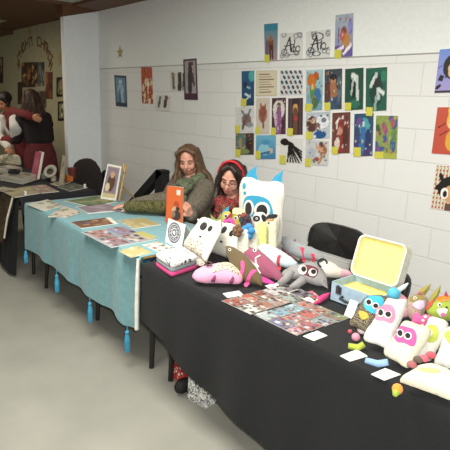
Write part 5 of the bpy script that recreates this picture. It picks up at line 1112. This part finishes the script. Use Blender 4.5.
# --- second woman: dark hair, red headband, glasses, red scarf
hd=Yp(231.5,179,2.47); fw=(.46,-.80,-.30)
neck=hd+V((-.01,.04,-.15)); chest=neck+V((0,.03,-.16)); belly=chest+V((0,.05,-.18)); pel=V((chest.x,2.6,.5))
sh=[neck+V((-.16,.0,-.065)),neck+V((.16,.04,-.075))]; el=[sh[0]+V((-.0,-.03,-.27)),sh[1]+V((.04,-.04,-.26))]
wr=[el[0]+V((.12,-.17,-.05)),el[1]+V((-.12,-.17,-.05))]
kn=[V((pel.x-.1,2.3,.5)),V((pel.x+.1,2.3,.5))]; ft=[V((pel.x-.1,2.32,.07)),V((pel.x+.1,2.32,.07))]
t,H,R=person('dark-haired woman with red headband, glasses and red patterned scarf behind the plush toys',hd,fw,.1,neck,chest,belly,pel,sh,el,wr,[V((.6,-.6,-.1)),V((-.6,-.6,-.1))],[V((0,0,-1)),V((0,0,-1))],[V((.7,.6,0)),V((-.7,.6,0))],[.25,.25],kn,ft)
put('coat',fuse(coat_bm(neck,chest,belly,pel,sh,el,wr,.02),.01,6),mat_pattern('dark_brown_top','noise',[(0,'#2c211c'),(.45,'#3a2c24'),(.55,'#4a382e')],50,.95),t,smooth=True)
put('trousers',fuse(legs_bm(pel,sh,kn,ft),.012,4),mat('dark_trousers','#26262c'),t,smooth=True); shoes(t,ft,fw,mat('black_shoe','#161412'))
b=B(); rnd=random.Random(8)
for kx in range(24):
    a=kx/24*6.283; rr=.085+.02*rnd.random(); ball(b,neck+V((rr*math.cos(a)*1.1,rr*math.sin(a)-.015,-.0+.03*math.sin(a)+rnd.uniform(-.02,.02))),.038+.012*rnd.random(),2)
for kx in range(10):
    for s in (-1,1): ball(b,neck+V((.02+s*.035*(1+.03*kx),-.125-.003*kx,-.05-.026*kx)),.036,2)
put('scarf',fuse(b,.008,3),mat_pattern('red_scarf','noise',[(0,'#1a1214'),(.4,'#7c1c22'),(.46,'#b02a30'),(.5,'#24221e'),(.55,'#8c1f28'),(.585,'#847048'),(.62,'#1f1a1a')],26,.9),t,smooth=True)
Mh2=mat('dark_hair','#2a1b16',.5,.35,22,.4)
long_hair(t,H,R,.2,Mh2,random.Random(12),wave=.03,r=.015,op=1.35)
b=B(); ra=[]
for i in range(21):
    a=math.pi*(.04+.92*i/20); o_=R@V((math.cos(a),0,math.sin(a))); f_=R@V((0,1,.25)).normalized(); w=.012+.006*math.sin(a)
    p=H(.096*math.cos(a),.022-.016*math.sin(a),.026+.119*math.sin(a))
    ra.append([b.verts.new(p+f_*w),b.verts.new(p+f_*w*.6+o_*.008),b.verts.new(p-f_*w*.6+o_*.009),b.verts.new(p-f_*w+o_*.002),b.verts.new(p-o_*.012)])
for r_,s_ in zip(ra,ra[1:]):
    for i in range(5): b.faces.new((r_[i],r_[(i+1)%5],s_[(i+1)%5],s_[i]))
put('headband',b,mat('red_headband','#c0202c',.7,.1,60),t,smooth=True)
face(t,H,R,mat('brow_dark','#2c1c16',.8),.4)
g=None
b=B()
for s in (-1,1): tube(b,[H(s*.034+.023*math.cos(a),.098-.008*abs(math.cos(a)),.003+.017*math.sin(a)) for a in [i*.5236 for i in range(13)]],.0016,6,False); tube(b,[H(s*.056,.092,.006),H(s*.078,.03,.008),H(s*.08,-.0,.004)],.0016,6)
tube(b,[H(-.011,.1,.005),H(0,.106,.008),H(.011,.1,.005)],.0016,6); put('glasses',b,mat('wire_frame','#4a3a34',.35,.05,30,0,.7),t)
# --- far left: dark haired person in maroon with white sleeve, leaning over the table
hd=Yp(4.5,102.5,2.42); fw=(.32,-.85,-.42)
neck=hd+V((-.01,.06,-.145)); chest=neck+V((.0,.06,-.16)); belly=chest+V((.0,.08,-.2)); pel=belly+V((.0,.06,-.22))
sh=[neck+V((-.16,.0,-.05)),Yp(14,112.5,2.42)]
e1=Yp(25,114,2.30); w1=Yp(32,117,2.335); e0=sh[0]+V((-.02,-.12,-.27)); w0=Yp(9.5,148.5,2.16)
kn=[V((pel.x,pel.y-.1,.48)),V((pel.x,pel.y+.1,.48))]; ft=[V((pel.x-.03,pel.y-.1,.07)),V((pel.x-.03,pel.y+.1,.07))]
M_sk2=mat('warm_skin','#b87c5c',.5,.06,30)
t,H,R=person('dark-haired person in maroon vest and white sleeve leaning over the farthest table',hd,fw,0,neck,chest,belly,pel,sh,[e0,e1],[w0,w1],[V((.9,-.2,-.2)),V((.85,.25,-.2))],[V((0,-.3,-1)),V((.1,1,-.1))],[V((0,0,1)),V((0,0,1))],[.3,.2],kn,ft,.009,skin=M_sk2)
M_mar=mat('maroon_cloth','#6c1f28',.9,.2,25,.2)
put('vest',fuse(coat_bm(neck,chest,belly,pel,sh,[e0,e1],[w0,w1],.02,sleeve=(0,1),bulk=.85),.012,5),M_mar,t,smooth=True)
b=B(); chain(b,[Yp(14.5,120,2.30),Yp(16.5,127,2.29),Yp(16.5,136,2.31)],[.07,.088,.075]); put('white_shirt_side',fuse(b,.01,4),mat('white_sleeve','#d4d2ce',.9,.08,25,.3),t,smooth=True)
b=B(); chain(b,[V(sh[0]),e0,w0.lerp(e0,.1)],[.075,.07,.05]); put('white_sleeve',fuse(b,.01,4),mat('white_sleeve','#d4d2ce'),t,smooth=True)
b=B(); chain(b,[neck+V((-.03,-.09,-.06)),chest+V((-.04,-.11,-.0)),belly+V((-.03,-.1,0))],[.04,.045,.045]); put('shirt_front',fuse(b,.012,4),mat('white_sleeve','#d4d2ce'),t,smooth=True)
put('trousers',fuse(legs_bm(pel,sh,kn,ft),.014,4),mat('dark_trousers','#26262c'),t,smooth=True); shoes(t,ft,fw,mat('black_shoe','#161412'))
b=B(); ball(b,H(0,-.03,.055),(.098,.105,.092),3,R)
rnd=random.Random(5)
for i in range(30):
    a=rnd.uniform(1.2,5.1); ball(b,H(.09*math.sin(a)*1.0,.02-.1*(1-abs(math.sin(a)))*1.0 if math.cos(a)<0 else .03,rnd.uniform(-.03,.1)),.03,1)
put('hair',fuse(b,.01,3),mat('black_hair','#1a1312',.6,.3,20,.3),t,smooth=True); face(t,H,R,mat('brow_dark','#2c1c16'),.4)
# --- long haired person seen from behind
hd=Yp(31,100,2.52); fw=(-.75,.1,-.30)
neck=hd+V((.04,.0,-.15)); chest=neck+V((.1,.0,-.17)); belly=chest+V((.06,.0,-.2)); pel=belly+V((.02,.0,-.2))
sh=[neck+V((.02,.165,-.07)),neck+V((.05,-.165,-.07))]
e0=sh[1]+V((-.06,-.05,-.28)); w0=e0+V((-.26,-.08,-.02)); e1=sh[0]+V((-.06,.06,-.28)); w1=e1+V((-.25,-.04,.0))
kn=[V((pel.x-.05,pel.y+.1,.48)),V((pel.x-.05,pel.y-.1,.48))]; ft=[V((pel.x,pel.y+.1,.07)),V((pel.x,pel.y-.1,.07))]
t,H,R=person('person with long brown hair seen from behind in black top and dark red skirt',hd,fw,0,neck,chest,belly,pel,sh,[e1,e0],[w1,w0],[V((-1,-.1,-.1)),V((-1,-.1,-.1))],[V((0,0,-1)),V((0,0,-1))],[V((0,-1,0)),V((0,1,0))],[.25,.3],kn,ft,.009,skin=M_sk2)
put('top',fuse(coat_bm(neck,chest,belly,pel,sh,[e1,e0],[w1,w0],.022,hem=False),.012,5),mat('black_knit','#1c1416',.9,.2,30,.3),t,smooth=True)
b=B(); chain(b,[e0.lerp(w0,.25),e0.lerp(w0,.6),w0.lerp(e0,.05)],[.066,.06,.052]); put('red_sleeve',fuse(b,.012,4),M_mar,t,smooth=True)
b=B(); bmv=[]
for z,rx,ry in ((belly.z-.02,.17,.15),(belly.z-.14,.21,.19),(.55,.25,.23),(.2,.29,.27)):
    bmv.append([b.verts.new((pel.x+(rx+.012*math.sin(i*1.9))*math.cos(i/28*6.283),pel.y+(ry+.012*math.sin(i*1.9))*math.sin(i/28*6.283),z)) for i in range(28)])
for a_,c_ in zip(bmv,bmv[1:]):
    for i in range(28): b.faces.new((a_[i],a_[(i+1)%28],c_[(i+1)%28],c_[i]))
put('skirt',b,mat('dark_red_skirt','#5a1c22',.9,.3,12,.3),t,smooth=True)
b=B(); tube(b,[(belly.x+.16*math.cos(a),belly.y+.15*math.sin(a),belly.z-.03) for a in [i*.3 for i in range(22)]],.018,6); put('belt',b,M_mar,t)
shoes(t,ft,fw,mat('black_shoe','#161412'))
long_hair(t,H,R,.2,mat('long_brown_hair','#3a2418',.6,.4,20,.4),random.Random(15),wave=.03,r=.017); face(t,H,R,mat('brow_dark','#2c1c16'),.5)
# ------------------------------------------------------------------ light
w=bpy.data.worlds.new('world'); bpy.context.scene.world=w; w.use_nodes=True; w.node_tree.nodes['Background'].inputs[0].default_value=(1,.97,.9,1); w.node_tree.nodes['Background'].inputs[1].default_value=.25
def lamp(name,kind,loc,energy,color,size=.1,rot=None):
    l=bpy.data.lights.new(name,kind); l.energy=energy; l.color=color
    if kind=='AREA': l.size=size
    elif kind=='POINT': l.shadow_soft_size=size
    o=bpy.data.objects.new(name,l); C.objects.link(o); o.location=loc
    if rot: o.rotation_euler=rot
    return o
lamp('camera_flash','POINT',CAM+RGT*.05+UPV*.07-FWD*.02,FLASH,(1,.985,.95),.025)
lamp('ceiling_lamp','AREA',(-2.2,.9,2.66),AMB,(1,.97,.9),1.2)
lamp('ceiling_lamp','AREA',(-7.3,1.2,2.6),AMB*.35,(1,.88,.68),1.0)
sc=bpy.context.scene; sc.view_settings.view_transform='Standard'; sc.view_settings.look='None'; sc.view_settings.exposure=0
